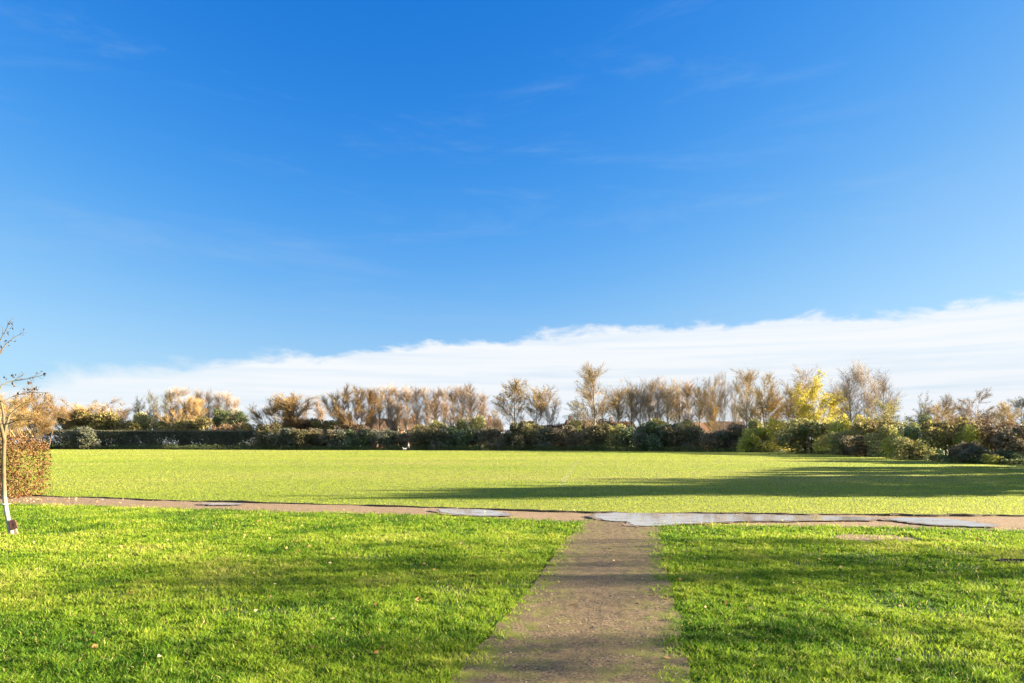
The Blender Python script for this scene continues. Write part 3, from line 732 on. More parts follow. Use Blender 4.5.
# --- right end
tree_px('olive_tree', 'olive_tree', 0, 886, 400, 92, 40, 'dull olive small tree below the right side of the grey bare trio')
tree_px('bare_tree', 'dusk', 4, 924, 393, 100, 18, 'narrow dusky tree above the deep green tree on the right')
tree_px('bare_tree', 'dome', 1, 941, 395, 104, 36, 'grey twiggy tree left of the domed brown tree')
tree_px('olive_tree', 'gold', 3, 950, 404, 96, 50, 'dull tan leafy tree below the domed brown tree')
tree_px('bare_tree', 'dome', 2, 972, 390, 92, 44, 'domed brown bare tree above the pale hawthorn on the right')
tree_px('orange_tree', 'gold', 4, 1004, 402, 78, 34, 'orange leafy tree near the right edge of the field')
tree_px('bare_tree', 'dusk', 5, 1021, 396, 84, 24, 'greenish-grey thin tree behind the orange leafy tree')
tree_px('evergreen_tree', 'shade_tree', 2, 923, 413, 86, 26, 'deep green tree among the yellowing bushes on the right')

# ------------------------------------------------------------------ shrubs and hedges
def bush_mesh(key, seed, leafm, twigm, n=5200, ls=.17, twigs=500, spiky=.0):
    """unit bush: half width 2.5 m, height 4 m"""
    r = np.random.default_rng(seed)
    nl = 16
    c = np.stack([r.uniform(-1.7, 1.7, nl), r.uniform(-1.3, 1.3, nl), r.uniform(.5, 2.9, nl)], -1)
    rad = r.uniform(.65, 1.15, nl); rad *= np.where(c[:, 2] > 2.3, .8, 1)
    k = r.integers(0, nl, n * 2); d = rand_dirs(r, n * 2)
    C = c[k] + d * (rad[k] * r.uniform(.25, 1.0, n * 2) ** .45)[:, None]
    C[:, 2] = np.abs(C[:, 2]); C = C[C[:, 2] > .03]
    hole = fbm(C[:, 0] * 1.3 + C[:, 2] * .7, C[:, 1] * 1.3 + C[:, 2] * 1.1, seed, 2)
    C = C[hole > .33][:n]
    fb = MB(); fb.add(*leaf_quads(r, C, ls), mat=1)
    # twigs poking out of the lumps
    k = r.integers(0, nl, twigs); d = rand_dirs(r, twigs); d[:, 2] = np.abs(d[:, 2]) * .8 + .15; d = nrm(d)
    s = np.linspace(.3, 1, 4)[None, :, None]
    T = c[k][:, None] + d[:, None] * (rad[k] * r.uniform(1.0, 1.28 + spiky, twigs))[:, None, None] * s + np.cumsum(r.normal(0, .035, (twigs, 4, 3)), 1)
    v, q = tubes(T, np.linspace(.016, .006, 4)[None, :] * np.ones((twigs, 1)), 3); fb.add(v, q, mat=0)
    st = MB(); m = 9
    a = r.random(m) * 6.28; S = np.zeros((m, 6, 3)); t = np.linspace(0, 1, 6)
    for i in range(m):
        e = c[i]; b = np.array([math.cos(a[i]) * .35, math.sin(a[i]) * .35, -.05])
        S[i] = b + (e - b) * t[:, None] + np.array([0, 0, .25]) * np.sin(t * 3.14)[:, None] + r.normal(0, .03, (6, 3)); S[i, 0] = b
    st.add(*tubes(S, np.linspace(.07, .02, 6)[None, :] * np.ones((m, 1)), 5))
    me = fb.mesh(key + '_foliage', [twigm, leafm], smooth=False)
    V = np.empty(len(me.vertices) * 3, np.float32); me.vertices.foreach_get('co', V); V = V.reshape(-1, 3)
    return st.mesh(key + '_stems', B_DARK), me, np.percentile(V[:, 2], 99.3), np.percentile(np.abs(V[:, 0]), 98.5)

L_DULL = leafmat('dull_leaf', [(.055, .062, .03), (.085, .085, .042), (.13, .11, .055)], patch=.3)
BK = {'dull': (L_DULL, T_BUFF), 'dark': (L_DARK, T_DUSK), 'ever': (L_EVER, T_DUSK), 'moss': (L_MOSS, T_BUFF), 'olive': (L_OLIVE, T_BUFF), 'buff': (leafmat('pale_hawthorn_leaf', [(.08, .065, .035), (.15, .125, .05), (.22, .19, .06), (.27, .25, .05)], patch=.3), T_BUFF), 'rust': (L_RUST, T_PINK), 'lime': (L_LIME, T_BUFF), 'brown': (L_BROWN, T_GREY), 'yellow': (L_YELLOW, T_BUFF)}
BP = {}
def bush_px(kind, var, px, top, Y, wpx, label, group=None, name='bush', dx=0):
    k = (kind, var)
    if k not in BP: BP[k] = bush_mesh(f'{kind}_bush_{"abcd"[var]}', 300 + var * 13 + sum(map(ord, kind)), *BK[kind], n=6500 if Y < 110 else 4200, ls=.16 if Y < 110 else .24)
    sm, fm, hh, hw = BP[k]
    H = zat(top, Y); W = wpx * Y / F
    e = empty(name, (xat(px, Y), Y, 0), random.uniform(-.5, .5) + random.choice((0, 3.14)), (W / (2 * hw), W / (2 * hw), H / hh))
    tag(e, label, 'bush', group)
    link('stems', sm, e); link('foliage', fm, e)
    return e

def hedge(name, x0, x1, y0, y1, h, n, ls, leafm, twigm, label, seed, inner, rnd=0.0, wob=.25, nt=600):
    """a clipped hedge: leaves packed on and inside a rounded block, stems below"""
    r = np.random.default_rng(seed)
    L, W = x1 - x0, y1 - y0
    areas = np.array([L * h, L * h * .35, W * h, W * h, L * W]); f = r.choice(5, n, p=areas / areas.sum())
    u, v = r.random(n), r.random(n); dep = r.exponential(inner, n)
    x = np.where(f == 2, x0 + dep, np.where(f == 3, x1 - dep, x0 + u * L))
    y = np.where(f == 0, y0 + dep, np.where(f == 1, y1 - dep, y0 + np.where((f == 2) | (f == 3), u, v) * W))
    z = np.where(f == 4, h - dep, v * h)
    bulge = fbm(x * .9 / (ls * 12) + y, z * .9 / (ls * 12), seed, 3) - .5
    x += bulge * wob * np.where(f == 3, 1, np.where(f == 2, -1, 0)); y += -bulge * wob * (f == 0); z += bulge * wob * .8 * (f == 4)
    ok = (x > x0 - wob) & (x < x1 + wob) & (z > .02)
    if rnd: ok &= z < h - rnd * np.clip((x - (x1 - 1.0)) / 1.0, 0, 1.3) ** 2 - rnd * .3 * np.clip((y0 + .5 - y) / .5, 0, 1.3) ** 2
    C = np.stack([x, y, z], -1)[ok]
    e = empty(name, ((x0 + x1) / 2, (y0 + y1) / 2, 0)); tag(e, label, 'hedge')
    C -= np.array([(x0 + x1) / 2, (y0 + y1) / 2, 0])
    fb = MB(); fb.add(*leaf_quads(r, C, ls), mat=1)
    # twig tips through the faces
    tx = r.uniform(-L / 2, L / 2, nt); ty = r.uniform(-W / 2, W / 2, nt); tl = r.uniform(.15, .45, nt) * (h / 2) ** .5
    T = np.stack([tx, ty, np.full(nt, h * .93)], -1)[:, None] + (nrm(r.normal(0, .3, (nt, 3)) + np.array([0, 0, 1]))[:, None] * tl[:, None, None] * np.linspace(0, 1, 3)[None, :, None])
    v_, q_ = tubes(T, np.linspace(.012, .004, 3)[None] * np.ones((nt, 1)) * (ls / .06) ** .5, 3); fb.add(v_, q_, mat=0)
    ns = int(L * 3); S = np.zeros((ns, 5, 3)); t = np.linspace(0, 1, 5)
    bx = r.uniform(-L / 2 + .15, L / 2 - .15, ns); by = r.uniform(-W / 2 + .25, W / 2 - .25, ns)
    S[..., 0] = bx[:, None] + r.normal(0, .08, (ns, 5)); S[..., 1] = by[:, None] + r.normal(0, .08, (ns, 5)); S[..., 2] = t[None] * h * .92 - .03
    fb.add(*tubes(S, np.linspace(.04, .012, 5)[None] * np.ones((ns, 1)) * (h / 2) ** .5, 5), mat=2)
    link('foliage', fb.mesh(name + '_foliage', [twigm, leafm, B_DARK], smooth=False), e)
    return e

L_BEECH = leafmat('hedge_leaf', [(0.04165, 0.01814, 0.009375), (0.119, 0.0504, 0.02063), (0.2142, 0.09576, 0.0375), (0.1547, 0.08568, 0.02625), (0.08925, 0.0756, 0.01875), (0.2737, 0.1512, 0.07031)], patch=.3, pscale=2.2)
hedge('clipped_hedge', -19, -13.7, 18.8, 20.3, 1.86, 30000, .062, L_BEECH, T_BUFF, 'clipped brown and green leafy hedge standing beside the path on the left', 5, .20, rnd=.32, wob=.42, nt=350)
# long clipped dark hedge across the left of the far side
hedge('clipped_hedge', xat(22, 172), xat(262, 168), 171, 174.5, zat(430.5, 172), 42000, .27, leafmat('dark_hedge_leaf', [(.035, .05, .034), (.05, .068, .042), (.09, .085, .058)], patch=.2, trans=.15), T_BUFF, 'long clipped dark hedge with a flat top across the far left', 6, .55, wob=.5, nt=2600)

# middle field-edge bushes
mid = [('dark', 81, 427, 163, 30, 'rounded grey-green bush in front of the left end of the long dark hedge'),
       ('dull', 268, 424, 160, 30, 'mossy green bush at the right end of the long clipped dark hedge')]
for k, px, tp, Y, w, lab in mid: bush_px(k, 0, px, tp, Y, w, lab)
row = [('dark', 287, 428, 26), ('dull', 305, 430, 24), ('brown', 322, 429, 26), ('dark', 340, 430, 26), ('ever', 358, 430, 24), ('dark', 374, 429, 28), ('dark', 392, 431, 26), ('brown', 409, 430, 24), ('dull', 425, 428, 26),
       ('dark', 442, 429, 28), ('ever', 460, 428, 28), ('dark', 479, 429, 26), ('brown', 495, 427, 26), ('dark', 510, 430, 24)]
CN = {'dull': 'mossy green', 'dark': 'near-black green', 'moss': 'mossy green', 'brown': 'brownish', 'ever': 'deep green', 'olive': 'olive', 'buff': 'buff', 'lime': 'lime green', 'rust': 'russet', 'yellow': 'yellow'}
for i, (k, px, tp, w) in enumerate(row):
    Y = float(np.interp(px, EDGE_PX, EDGE_Y)) + 2.5 + (i * 5 % 4)
    bush_px(k, i % 3, px, tp, Y, w * 1.15, f'{CN[k]} bush, {ORD[i]} rightwards from the mossy bush ending the long dark hedge', 'dark bushes along the far field edge')
row2 = [('dull', 526, 421, 24), ('olive', 532, 424, 22), ('dark', 547, 428, 26), ('brown', 563, 428, 26), ('brown', 579, 426, 26), ('dull', 596, 424, 26), ('olive', 612, 425, 24), ('ever', 629, 426, 28), ('dark', 645, 425, 26),
        ('ever', 660, 423, 34), ('dull', 679, 425, 30), ('dark', 697, 428, 26), ('brown', 713, 430, 24), ('dark', 727, 432, 22)]
for i, (k, px, tp, w) in enumerate(row2):
    Y = float(np.interp(px, EDGE_PX, EDGE_Y)) + 2.5 + (i * 5 % 4)
    bush_px(k, (i + 1) % 3, px, tp, Y, w * 1.2, f'{CN[k]} bush, {ORD[i]} rightwards from the foot of the golden-crested tree', 'dark bushes along the middle field edge')
# tan scrub layer behind the bushes
scr = [('buff', 70, 412, 190, 40, 'tan scrub below the low tan willow'), ('lime', 83, 424, 182, 22, 'greenish scrub above the left end of the clipped dark hedge'), ('buff', 104, 411, 184, 44, 'pale yellow-tan scrub under the grey domed tree'),
       ('buff', 130, 421, 182, 36, 'tan scrub left of the dusky slender trio'), ('moss', 150, 414, 184, 30, 'dull green scrub at the foot of the dusky slender trio'), ('buff', 186, 418, 179, 50, 'tan scrub at the foot of the many-stemmed orange willow'),
       ('rust', 225, 424, 178, 40, 'russet scrub along the hedge top below the twin evergreens'), ('buff', 258, 424, 178, 30, 'tan scrub at the left foot of the round golden-orange willow'), ('rust', 300, 419, 176, 36, 'russet scrub right of the round golden-orange willow'),
       ('buff', 325, 420, 174, 36, 'tan scrub below the lone thin pink poplar'), ('rust', 352, 423, 168, 40, 'russet scrub at the foot of the tall rounded orange willow'), ('buff', 424, 424, 170, 34, 'tan scrub at the middle of the long pink poplar row'),
       ('moss', 447, 422, 170, 34, 'dull green scrub under the right part of the long pink row'), ('moss', 473, 417, 168, 28, 'olive-green scrub at the right end of the long pink row'), ('rust', 556, 424, 160, 40, 'russet scrub below the wide grey bare tree'), ('moss', 585, 421, 158, 34, 'mossy scrub left of the foot of the tallest pale tree'),
       ('rust', 606, 420, 158, 36, 'russet scrub right of the foot of the tallest pale tree'), ('brown', 640, 421, 150, 40, 'brown scrub below the left part of the dense buff row'), ('moss', 670, 420, 148, 44, 'green scrub below the middle of the dense buff row')]
for i, (k, px, tp, Y, w, lab) in enumerate(scr): bush_px(k, i % 3, px, tp, Y, w * 1.1, lab, 'scrub behind the field edge')

# right-hand boundary running towards the camera
rt = [('brown', 1, 748, 424, 120, 34, 'brown-green bush below the tall narrow pale tree'), ('olive', 0, 768, 420, 114, 36, 'olive bush below the brown-gold willow'), ('yellow', 0, 786, 419, 108, 34, 'yellow-topped bush left of the wide pale grey-green bush'),
      ('lime', 1, 752, 427, 112, 22, 'yellow-green leafy spray low under the tall narrow pale tree'), ('moss', 1, 812, 420, 98, 54, 'wide pale grey-green bush under the bright yellow tree'), ('lime', 0, 836, 420, 93, 40, 'lime bush at the right foot of the bright yellow tree'),
      ('yellow', 1, 857, 416, 92, 34, 'yellow-green bush below the left of the grey bare trio'), ('moss', 2, 846, 431, 84, 40, 'dark mossy bush in front of the lime bush'), ('buff', 1, 874, 420, 82, 40, 'tan and yellow bush below the grey bare trio'),
      ('brown', 2, 868, 436, 77, 36, 'low brown bush at the field edge below the tan and yellow bush'), ('olive', 1, 893, 424, 74, 40, 'olive bush in front of the dull olive small tree'), ('lime', 2, 900, 430, 66, 30, 'yellowing bush between the olive bush and the deep green tree'),
      ('ever', 1, 922, 424, 66, 36, 'dark green bush below the deep green tree'), ('moss', 0, 914, 438, 61, 36, 'low mossy bush left of the pale hawthorn'), ('buff', 2, 950, 419, 57, 54, 'wide pale hawthorn bush with yellow leaves on its top'),
      ('brown', 0, 966, 442, 52, 26, 'low dark twiggy brown bush at the foot of the pale hawthorn'), ('lime', 0, 976, 426, 55, 30, 'yellow-leaved bush right of the pale hawthorn'), ('rust', 0, 1004, 420, 54, 40, 'russet bush below the orange leafy tree'),
      ('brown', 1, 1020, 424, 50, 46, 'dark brown bush at the right edge of the photo'), ('lime', 1, 993, 454, 48.5, 20, 'low bright yellow-green bush on the grass at the field edge'), ('ever', 2, 1014, 449, 49, 34, 'low dark green bush right of the bright yellow-green one'), ('dark', 0, 975, 446, 50.5, 24, 'small near-black bush beside the low bright yellow-green one')]
for k, v, px, tp, Y, w, lab in rt: bush_px(k, v, px, tp, Y + 1.5, w * 1.12, lab, 'bushes of the right boundary')
# small bright sprays at the hedge foot
for i, (px, tp) in enumerate([(752, 447), (757, 449), (768, 450)]):
    bush_px('lime', i % 2, px, tp, 114, 7, ['pale yellow-green sprout standing at the hedge foot, tallest of three', 'middle small yellow-green sprout at the hedge foot', 'right small yellow-green sprout at the hedge foot'][i], 'sprouts at the hedge foot', name='shrub')

def undergrowth():
    r = np.random.default_rng(19)
    px = r.uniform(40, 1060, 40000); Y = np.interp(px, EDGE_PX, EDGE_Y) + r.exponential(1.2, len(px)) + .3
    X = (px - CX) / F * Y
    h = (.25 + .9 * fbm(X * .35, Y * .35, 61, 3)) * np.where(Y > 110, 1.25, .7)
    C = np.stack([X, Y, r.random(len(X)) * h], -1)
    v, q = leaf_quads(r, C, np.where(Y > 110, .24, .15))
    m = leafmat('rough_grass', [(.04, .065, .02), (.07, .10, .03), (.13, .12, .05)], trans=.3, patch=.3, pscale=.3)
    tag(link('undergrowth', MB().add(v, q).mesh('undergrowth', m, smooth=False)), 'rough grass and nettles along the foot of the bushes', 'undergrowth', kind='stuff')
undergrowth()

# boundary trees out to the right: they throw the long shadow over the field
for i, (x, y, h, w) in enumerate([(35.5, 23.4, 9.7, 6), (35, 26.2, 9.2, 6), (35, 29.4, 8.0, 6.0), (34.5, 32.6, 6.6, 6.0), (34.5, 36, 5.8, 6.0), (37.5, 39.5, 5.6, 6.0), (40, 43, 5.6, 6)]):
    place_tree('evergreen_tree', 'shade_tree', i % 3, x, y, h, w, f'{ORD[i]} of the dense evergreens beyond the right side of the field', 'tree', 'evergreens beyond the right side')
for i, (x, y, h, w) in enumerate([(17.5, 9.2, 5.7, 4.4), (18.8, 9.9, 5.9, 4.0), (14, 6.4, 4.7, 1.2), (14.5, 8.75, 4.8, 1.0), (14.5, 11.5, 4.6, .9), (11, 5.2, 3.6, 1.1)]):
    place_tree('young_tree', 'young', i % 3, x, y, h, w, f'{ORD[i]} of the young trees beside the lawn on the right', 'tree', 'young trees beside the lawn')
bush_px('olive', 2, 512 + 683 * 24 / 19.4, 440, 19.4, 60, 'low olive bush beside the end of the puddled path')

# ------------------------------------------------------------------ young tree at the left with its stake
def young_left():
    Y = 11.5; bx, by = gp(10, 535)
    e = empty('young_tree', (bx, by, 0)); tag(e, 'young tree with whitened lower stem and a few dark leaves at the left edge', 'tree')
    def pt(px, py, dy=0.0): return (xat(px, by + dy) - bx, dy, zat(py, by + dy))
    def path(pts, K):
        A = np.array(pts, float); s = np.linspace(0, 1, len(A)); t = np.linspace(0, 1, K)
        return np.stack([np.interp(t, s, A[:, i]) for i in range(3)], -1)
    r = np.random.default_rng(8)
    lim = MB()
    def limb(pts, r0, r1, K=14, S=8):
        P = path(pts, K); P[1:-1] += r.normal(0, r0 * .12, (K - 2, 3))
        lim.add(*tubes(P[None], np.linspace(r0, r1, K)[None], S)); return P
    A = np.array([pt(11.5, 537), pt(9.5, 526), pt(6.5, 512), pt(4.5, 498), pt(3.8, 480), pt(3.6, 462), pt(4, 448), pt(4.5, 438)])
    P = path(A, 24); rad = np.interp(np.linspace(0, 1, 24), [0, .1, .5, 1], [.048, .038, .032, .028]); P[0, 2] = -.04
    lim.add(*tubes(P[None], rad[None], 12))
    tops = []
    tops.append(limb([pt(4.5, 438), pt(6.5, 424, .05), pt(9, 416, .1), pt(16, 409, .15), pt(27, 402, .2)], .026, .008))
    tops.append(limb([pt(4.2, 442), pt(1, 425, -.1), pt(-4, 408, -.2), pt(-12, 370, -.25), pt(-16, 335, -.3), pt(-18, 300, -.3)], .030, .010))
    tops.append(limb([pt(4.5, 437), pt(4, 420, .05), pt(1, 402, .1), pt(-3, 390, .12), pt(-8, 376, .15)], .022, .008))
    tops.append(limb([pt(-4, 398, -.2), pt(2, 384, -.1), pt(12, 381, 0), pt(28, 379, .05), pt(46, 374, .1)], .011, .003))
    tops.append(limb([pt(-6, 372, -.25), pt(-1, 354, -.2), pt(6, 344, -.15), pt(13, 338, -.1), pt(23, 333, -.05)], .011, .003))
    tops.append(limb([pt(-7, 360, -.25), pt(0, 340, -.3), pt(6, 330, -.3), pt(10, 320, -.3)], .009, .003))
    tops.append(limb([pt(7, 424, .05), pt(18, 420, -.1), pt(32, 419, -.2)], .010, .003))
    tops.append(limb([pt(-2, 404, 0), pt(14, 396, .2), pt(30, 392, .3), pt(48, 393, .35)], .009, .003))
    tops.append(limb([pt(-8, 340, -.3), pt(-25, 325, -.2), pt(-45, 318, -.1)], .012, .004))
    tops.append(limb([pt(-5, 385, -.2), pt(-30, 372, .3), pt(-60, 366, .5)], .014, .004))
    # the bark: white low down, buff-ochre above
    m, nt, N, L = newmat('young_bark')
    out = N.new('ShaderNodeOutputMaterial'); tc = N.new('ShaderNodeTexCoord'); sp = N.new('ShaderNodeSeparateXYZ'); L.new(tc.outputs['Object'], sp.inputs[0])
    no = N.new('ShaderNodeTexNoise'); no.inputs['Scale'].default_value = 14; no.inputs['Detail'].default_value = 5; L.new(tc.outputs['Object'], no.inputs['Vector'])
    ad = N.new('ShaderNodeMath'); ad.operation = 'MULTIPLY_ADD'; ad.inputs[1].default_value = .5; L.new(no.outputs['Fac'], ad.inputs[0]); L.new(sp.outputs[2], ad.inputs[2])
    mr = N.new('ShaderNodeMapRange'); mr.inputs['From Min'].default_value = .75; mr.inputs['From Max'].default_value = 1.2; L.new(ad.outputs[0], mr.inputs['Value'])
    cr = ramp(N, [(0, (.26, .25, .235)), (.5, (.14, .12, .085)), (1, (.10, .08, .042))]); L.new(mr.outputs[0], cr.inputs['Fac'])
    mul = N.new('ShaderNodeMix'); mul.data_type = 'RGBA'; mul.blend_type = 'MULTIPLY'; mul.inputs['Factor'].default_value = .6
    c2 = ramp(N, [(.4, (.55, .5, .45)), (.6, (1, 1, 1))]); L.new(no.outputs['Fac'], c2.inputs['Fac'])
    L.new(cr.outputs['Color'], mul.inputs['A']); L.new(c2.outputs['Color'], mul.inputs['B'])
    p = N.new('ShaderNodeBsdfPrincipled'); p.inputs['Roughness'].default_value = .8; p.inputs['Specular IOR Level'].default_value = .2
    b = N.new('ShaderNodeBump'); b.inputs['Strength'].default_value = .4; b.inputs['Distance'].default_value = .01; L.new(no.outputs['Fac'], b.inputs['Height']); L.new(b.outputs[0], p.inputs['Normal'])
    L.new(mul.outputs['Result'], p.inputs['Base Color']); L.new(p.outputs[0], out.inputs['Surface'])
    link('trunk', lim.mesh('young_trunk', m), e)
    cb = MB(); C = []
    src = [np.interp(np.linspace(0, 1, 8), np.linspace(0, 1, len(t)), np.arange(len(t))).astype(int) for t in tops]
    TP = np.stack([t[i] for t, i in zip(tops, src)])[[3, 4, 5, 6, 7, 8, 9]]
    TW, TR = kids(r, TP, np.full(TP.shape[:2], .004), 120, .25, 1, (20, 60), (.08, .28), .8, .15, .15, 4, rmin=.0022)
    v, q = tubes(TW, np.linspace(.0028, .0014, 4)[None] * np.ones((len(TW), 1)), 4); cb.add(v, q, mat=0)
    for px, py, dy in [(9, 323, -.3), (11, 328, -.3), (8, 333, -.3), (12, 341, -.1), (22, 333, -.05), (2, 345, -.2), (5, 378, 0), (14, 376, 0), (20, 376, 0), (13, 384, 0), (29, 383, .05), (33, 379, .05), (44, 375, .1), (36, 388, .3), (44, 392, .35), (0, 352, -.2), (26, 391, .2), (18, 396, .2)]:
        c = np.array(pt(px, py, dy)); C.append(c + r.normal(0, .018, (4, 3)))
    C.append(TW[r.integers(0, 70, 60), 3])
    v, q = leaf_quads(r, np.concatenate(C), .05, .55); cb.add(v, q, mat=1)
    link('crown', cb.mesh('young_crown', [B_DARK, leafmat('dark_autumn_leaf', [(.03, .018, .02), (.07, .04, .035), (.12, .07, .04)], trans=.3)], smooth=False), e)
    # a tie holding the stem, and the leaning stake
    tie = MB(); a = np.linspace(0, 2 * np.pi, 25); c = np.array(pt(5.2, 504))
    ring = np.stack([c[0] + .048 * np.cos(a), c[1] + .048 * np.sin(a), np.full(25, c[2])], -1); tie.add(*tubes(ring[None], np.full((1, 25), .008), 6))
    tie.add(*tubes(np.array([[c + (-.045, 0, 0), c + (-.14, .01, .004), c + (-.24, .02, .0)]]), np.full((1, 3), .007), 6))
    link('tie', tie.mesh('young_tie', noisemat('pale_webbing', [(.3, (.5, .48, .44)), (.7, (.62, .6, .55))], 20)), e)
    post = empty('tree_stake', (xat(-8, by), by + .03, 0)); tag(post, 'dark round support post left of the white-stemmed young tree', 'stake')
    pm = MB(); pm.add(*tubes(np.array([[(0, 0, -.1), (0, 0, .35), (.004, 0, .7), (.006, 0, .72), (.006, 0, .721)]]), np.array([[.042, .04, .04, .034, .001]]), 12))
    link('post', pm.mesh('stake_post', B_DARK), post)
    # broken board leaning at the foot
    s = empty('wooden_board', (xat(16.5, by - .05), by - .06, 0), 0.25); tag(s, 'short brown broken board leaning against the foot of the white-stemmed tree', 'board')
    s.rotation_euler = (R(-8), R(-20), .2)
    def slab(x0, x1, y0, y1, z0, z1, jag):
        xs = np.linspace(x0, x1, 7); mb = MB()
        bot = np.stack([xs, xs * 0 + y0, xs * 0 + z0], -1); top = np.stack([xs, xs * 0 + y0, z1 + r.normal(0, jag, 7)], -1)
        v = np.concatenate([bot, top, bot + (0, y1 - y0, 0), top + (0, y1 - y0, 0)]); q = []
        for i in range(6):
            q += [(i, i + 1, 8 + i, 7 + i), (14 + i + 1, 14 + i, 21 + i, 22 + i), (7 + i, 8 + i, 22 + i, 21 + i), (i + 1, i, 14 + i, 15 + i)]
        q += [(0, 7, 21, 14), (6, 20, 27, 13)]
        return mb.add(v, q)
    link('board', slab(-.055, .055, 0, .03, .11, .27, .012).mesh('board_top', barkmat('weathered_board', (.05, .024, .018), (.12, .06, .045), 22), smooth=False), s)
    link('peg', slab(-.018, .03, .005, .025, -.05, .112, .001).mesh('board_peg', barkmat('pale_peg', (.28, .2, .13), (.42, .31, .2), 22), smooth=False), s)
young_left()

# ------------------------------------------------------------------ houses beyond the trees
M_BRICK = noisemat('orange_brick', [(.3, (0.13, 0.055, 0.025)), (.7, (0.2, 0.095, 0.045))], 1.4, bump=.2, bscale=8)
M_RENDER = noisemat('pale_render', [(.3, (0.275, 0.198, 0.1485)), (.7, (0.33, 0.253, 0.198))], 1.0, bump=.1)
M_ROOF = noisemat('brown_roof_tile', [(.3, (0.051, 0.03, 0.021)), (.7, (0.09, 0.054, 0.036))], 1.5, bump=.4, bscale=6, bdist=.05)
M_ROOF2 = noisemat('orange_roof_tile', [(.3, (0.075, 0.0375, 0.0225)), (.7, (0.11, 0.0575, 0.035))], 1.5, bump=.4, bscale=6, bdist=.05)
M_PVC = noisemat('white_frame', [(.3, (.72, .72, .70)), (.7, (.8, .8, .78))], 2, bump=.02)
def glassmat():
    m, nt, N, L = newmat('window_glass'); out = N.new('ShaderNodeOutputMaterial'); p = N.new('ShaderNodeBsdfPrincipled')
    n = N.new('ShaderNodeTexNoise'); n.inputs['Scale'].default_value = 2; cr = ramp(N, [(.3, (.02, .025, .03)), (.7, (.05, .055, .06))]); L.new(n.outputs['Fac'], cr.inputs['Fac']); L.new(cr.outputs['Color'], p.inputs['Base Color'])
    p.inputs['Roughness'].default_value = .06; L.new(p.outputs[0], out.inputs['Surface']); return m
M_GLASS = glassmat()
def box(x0, x1, y0, y1, z0, z1):
    v = [(x, y, z) for z in (z0, z1) for x, y in ((x0, y0), (x1, y0), (x1, y1), (x0, y1))]
    return v, [(3, 2, 1, 0), (4, 5, 6, 7), (0, 1, 5, 4), (1, 2, 6, 5), (2, 3, 7, 6), (3, 0, 4, 7)]
def house(px, wpx, ridge, Y, rz, wall, roof, label, chim=1):
    W = wpx * Y / F; H = zat(ridge, Y); D = 8.0; ev = H - 3.2
    e = empty('house', (xat(px, Y), Y, 0), rz); tag(e, label, 'house', 'houses beyond the trees')
    w = MB(); w.add(*box(-W / 2, W / 2, -D / 2, D / 2, 0, ev))
    for s in (-1, 1):                                                    # gable triangles
        w.add([(s * (W / 2 - .002), -D / 2 + .003, ev - .01), (s * (W / 2 - .002), D / 2 - .003, ev - .01), (s * (W / 2 - .002), 0, H - .05)], t=[(0, 1, 2) if s > 0 else (1, 0, 2)])
    link('wall', w.mesh('house_wall', wall, smooth=False), e)
    rf = MB(); o = .35; t = .18
    for s in (-1, 1):
        yb = s * (D / 2 + o); zb = ev - o * 3.2 / (D / 2)
        v = [(-W / 2 - .3, yb, zb), (W / 2 + .3, yb, zb), (W / 2 + .3, 0, H), (-W / 2 - .3, 0, H)]
        v += [(a, b, c + t) for a, b, c in v]
        q = [(0, 1, 2, 3), (7, 6, 5, 4), (0, 4, 5, 1), (1, 5, 6, 2), (3, 7, 4, 0)]
        rf.add(v, q)
    ro = link('roof', rf.mesh('house_roof', roof, smooth=False), e)
    for c in range(chim):
        x = (-W / 2 + .9) if c == 0 else (W / 2 - .9)
        cm = MB(); cm.add(*box(x - .4, x + .4, -.35, .35, H - .9, H + 1.1)); cm.add(*box(x - .48, x + .48, -.43, .43, H + 1.1, H + 1.25))
        cm.add(*tubes(np.array([[(x, 0, H + 1.25), (x, 0, H + 1.7)]]), np.full((1, 2), .13), 8))
        link('chimney', cm.mesh('house_chimney', wall, smooth=False), ro)
    nw = max(2, int(W / 3.2))
    for i in range(nw):
        x = -W / 2 + (i + .5) * W / nw
        for z in (1.0, ev - 1.75):
            fr = MB()
            for b in (box(x - .65, x + .65, -D / 2 - .06, -D / 2 - .003, z, z + .08), box(x - .65, x + .65, -D / 2 - .06, -D / 2 - .003, z + 1.22, z + 1.3), box(x - .65, x - .57, -D / 2 - .058, -D / 2 - .003, z + .08, z + 1.22), box(x + .57, x + .65, -D / 2 - .058, -D / 2 - .003, z + .08, z + 1.22), box(x - .03, x + .03, -D / 2 - .055, -D / 2 - .003, z + .08, z + 1.22)): fr.add(*b)
            f = link('window', fr.mesh('house_window', M_PVC, smooth=False), e)
            link('pane', MB().add(*box(x - .57, x + .57, -D / 2 - .03, -D / 2 - .004, z + .08, z + 1.22)).mesh('house_pane', M_GLASS, smooth=False), f)
house(222, 16, 424, 205, .5, M_BRICK, M_ROOF2, 'orange-roofed house half hidden below the twin dark evergreens')
house(302, 16, 423, 200, .6, M_BRICK, M_ROOF2, 'orange brick house in the gap right of the round golden-orange willow')
house(380, 24, 419, 205, .55, M_BRICK, M_ROOF, 'orange brick house with dark roof, left one behind the long pink poplar row')
house(406, 22, 419, 207, .55, M_BRICK, M_ROOF, 'orange brick house with dark roof, right one behind the long pink poplar row', 2)
house(493, 13, 420, 200, .3, M_BRICK, M_ROOF, 'small dark-roofed house in the open gap left of the golden-crested tree')
house(538, 22, 426, 190, -.2, M_RENDER, M_ROOF, 'low dark-roofed house between the golden-crested and the wide grey bare tree')
house(583, 34, 421, 186, .25, M_BRICK, M_ROOF, 'wide brown-roofed house left of the tallest pale tree')
house(620, 26, 422, 184, .2, M_RENDER, M_ROOF2, 'pale house with orange roof right of the tallest pale tree')
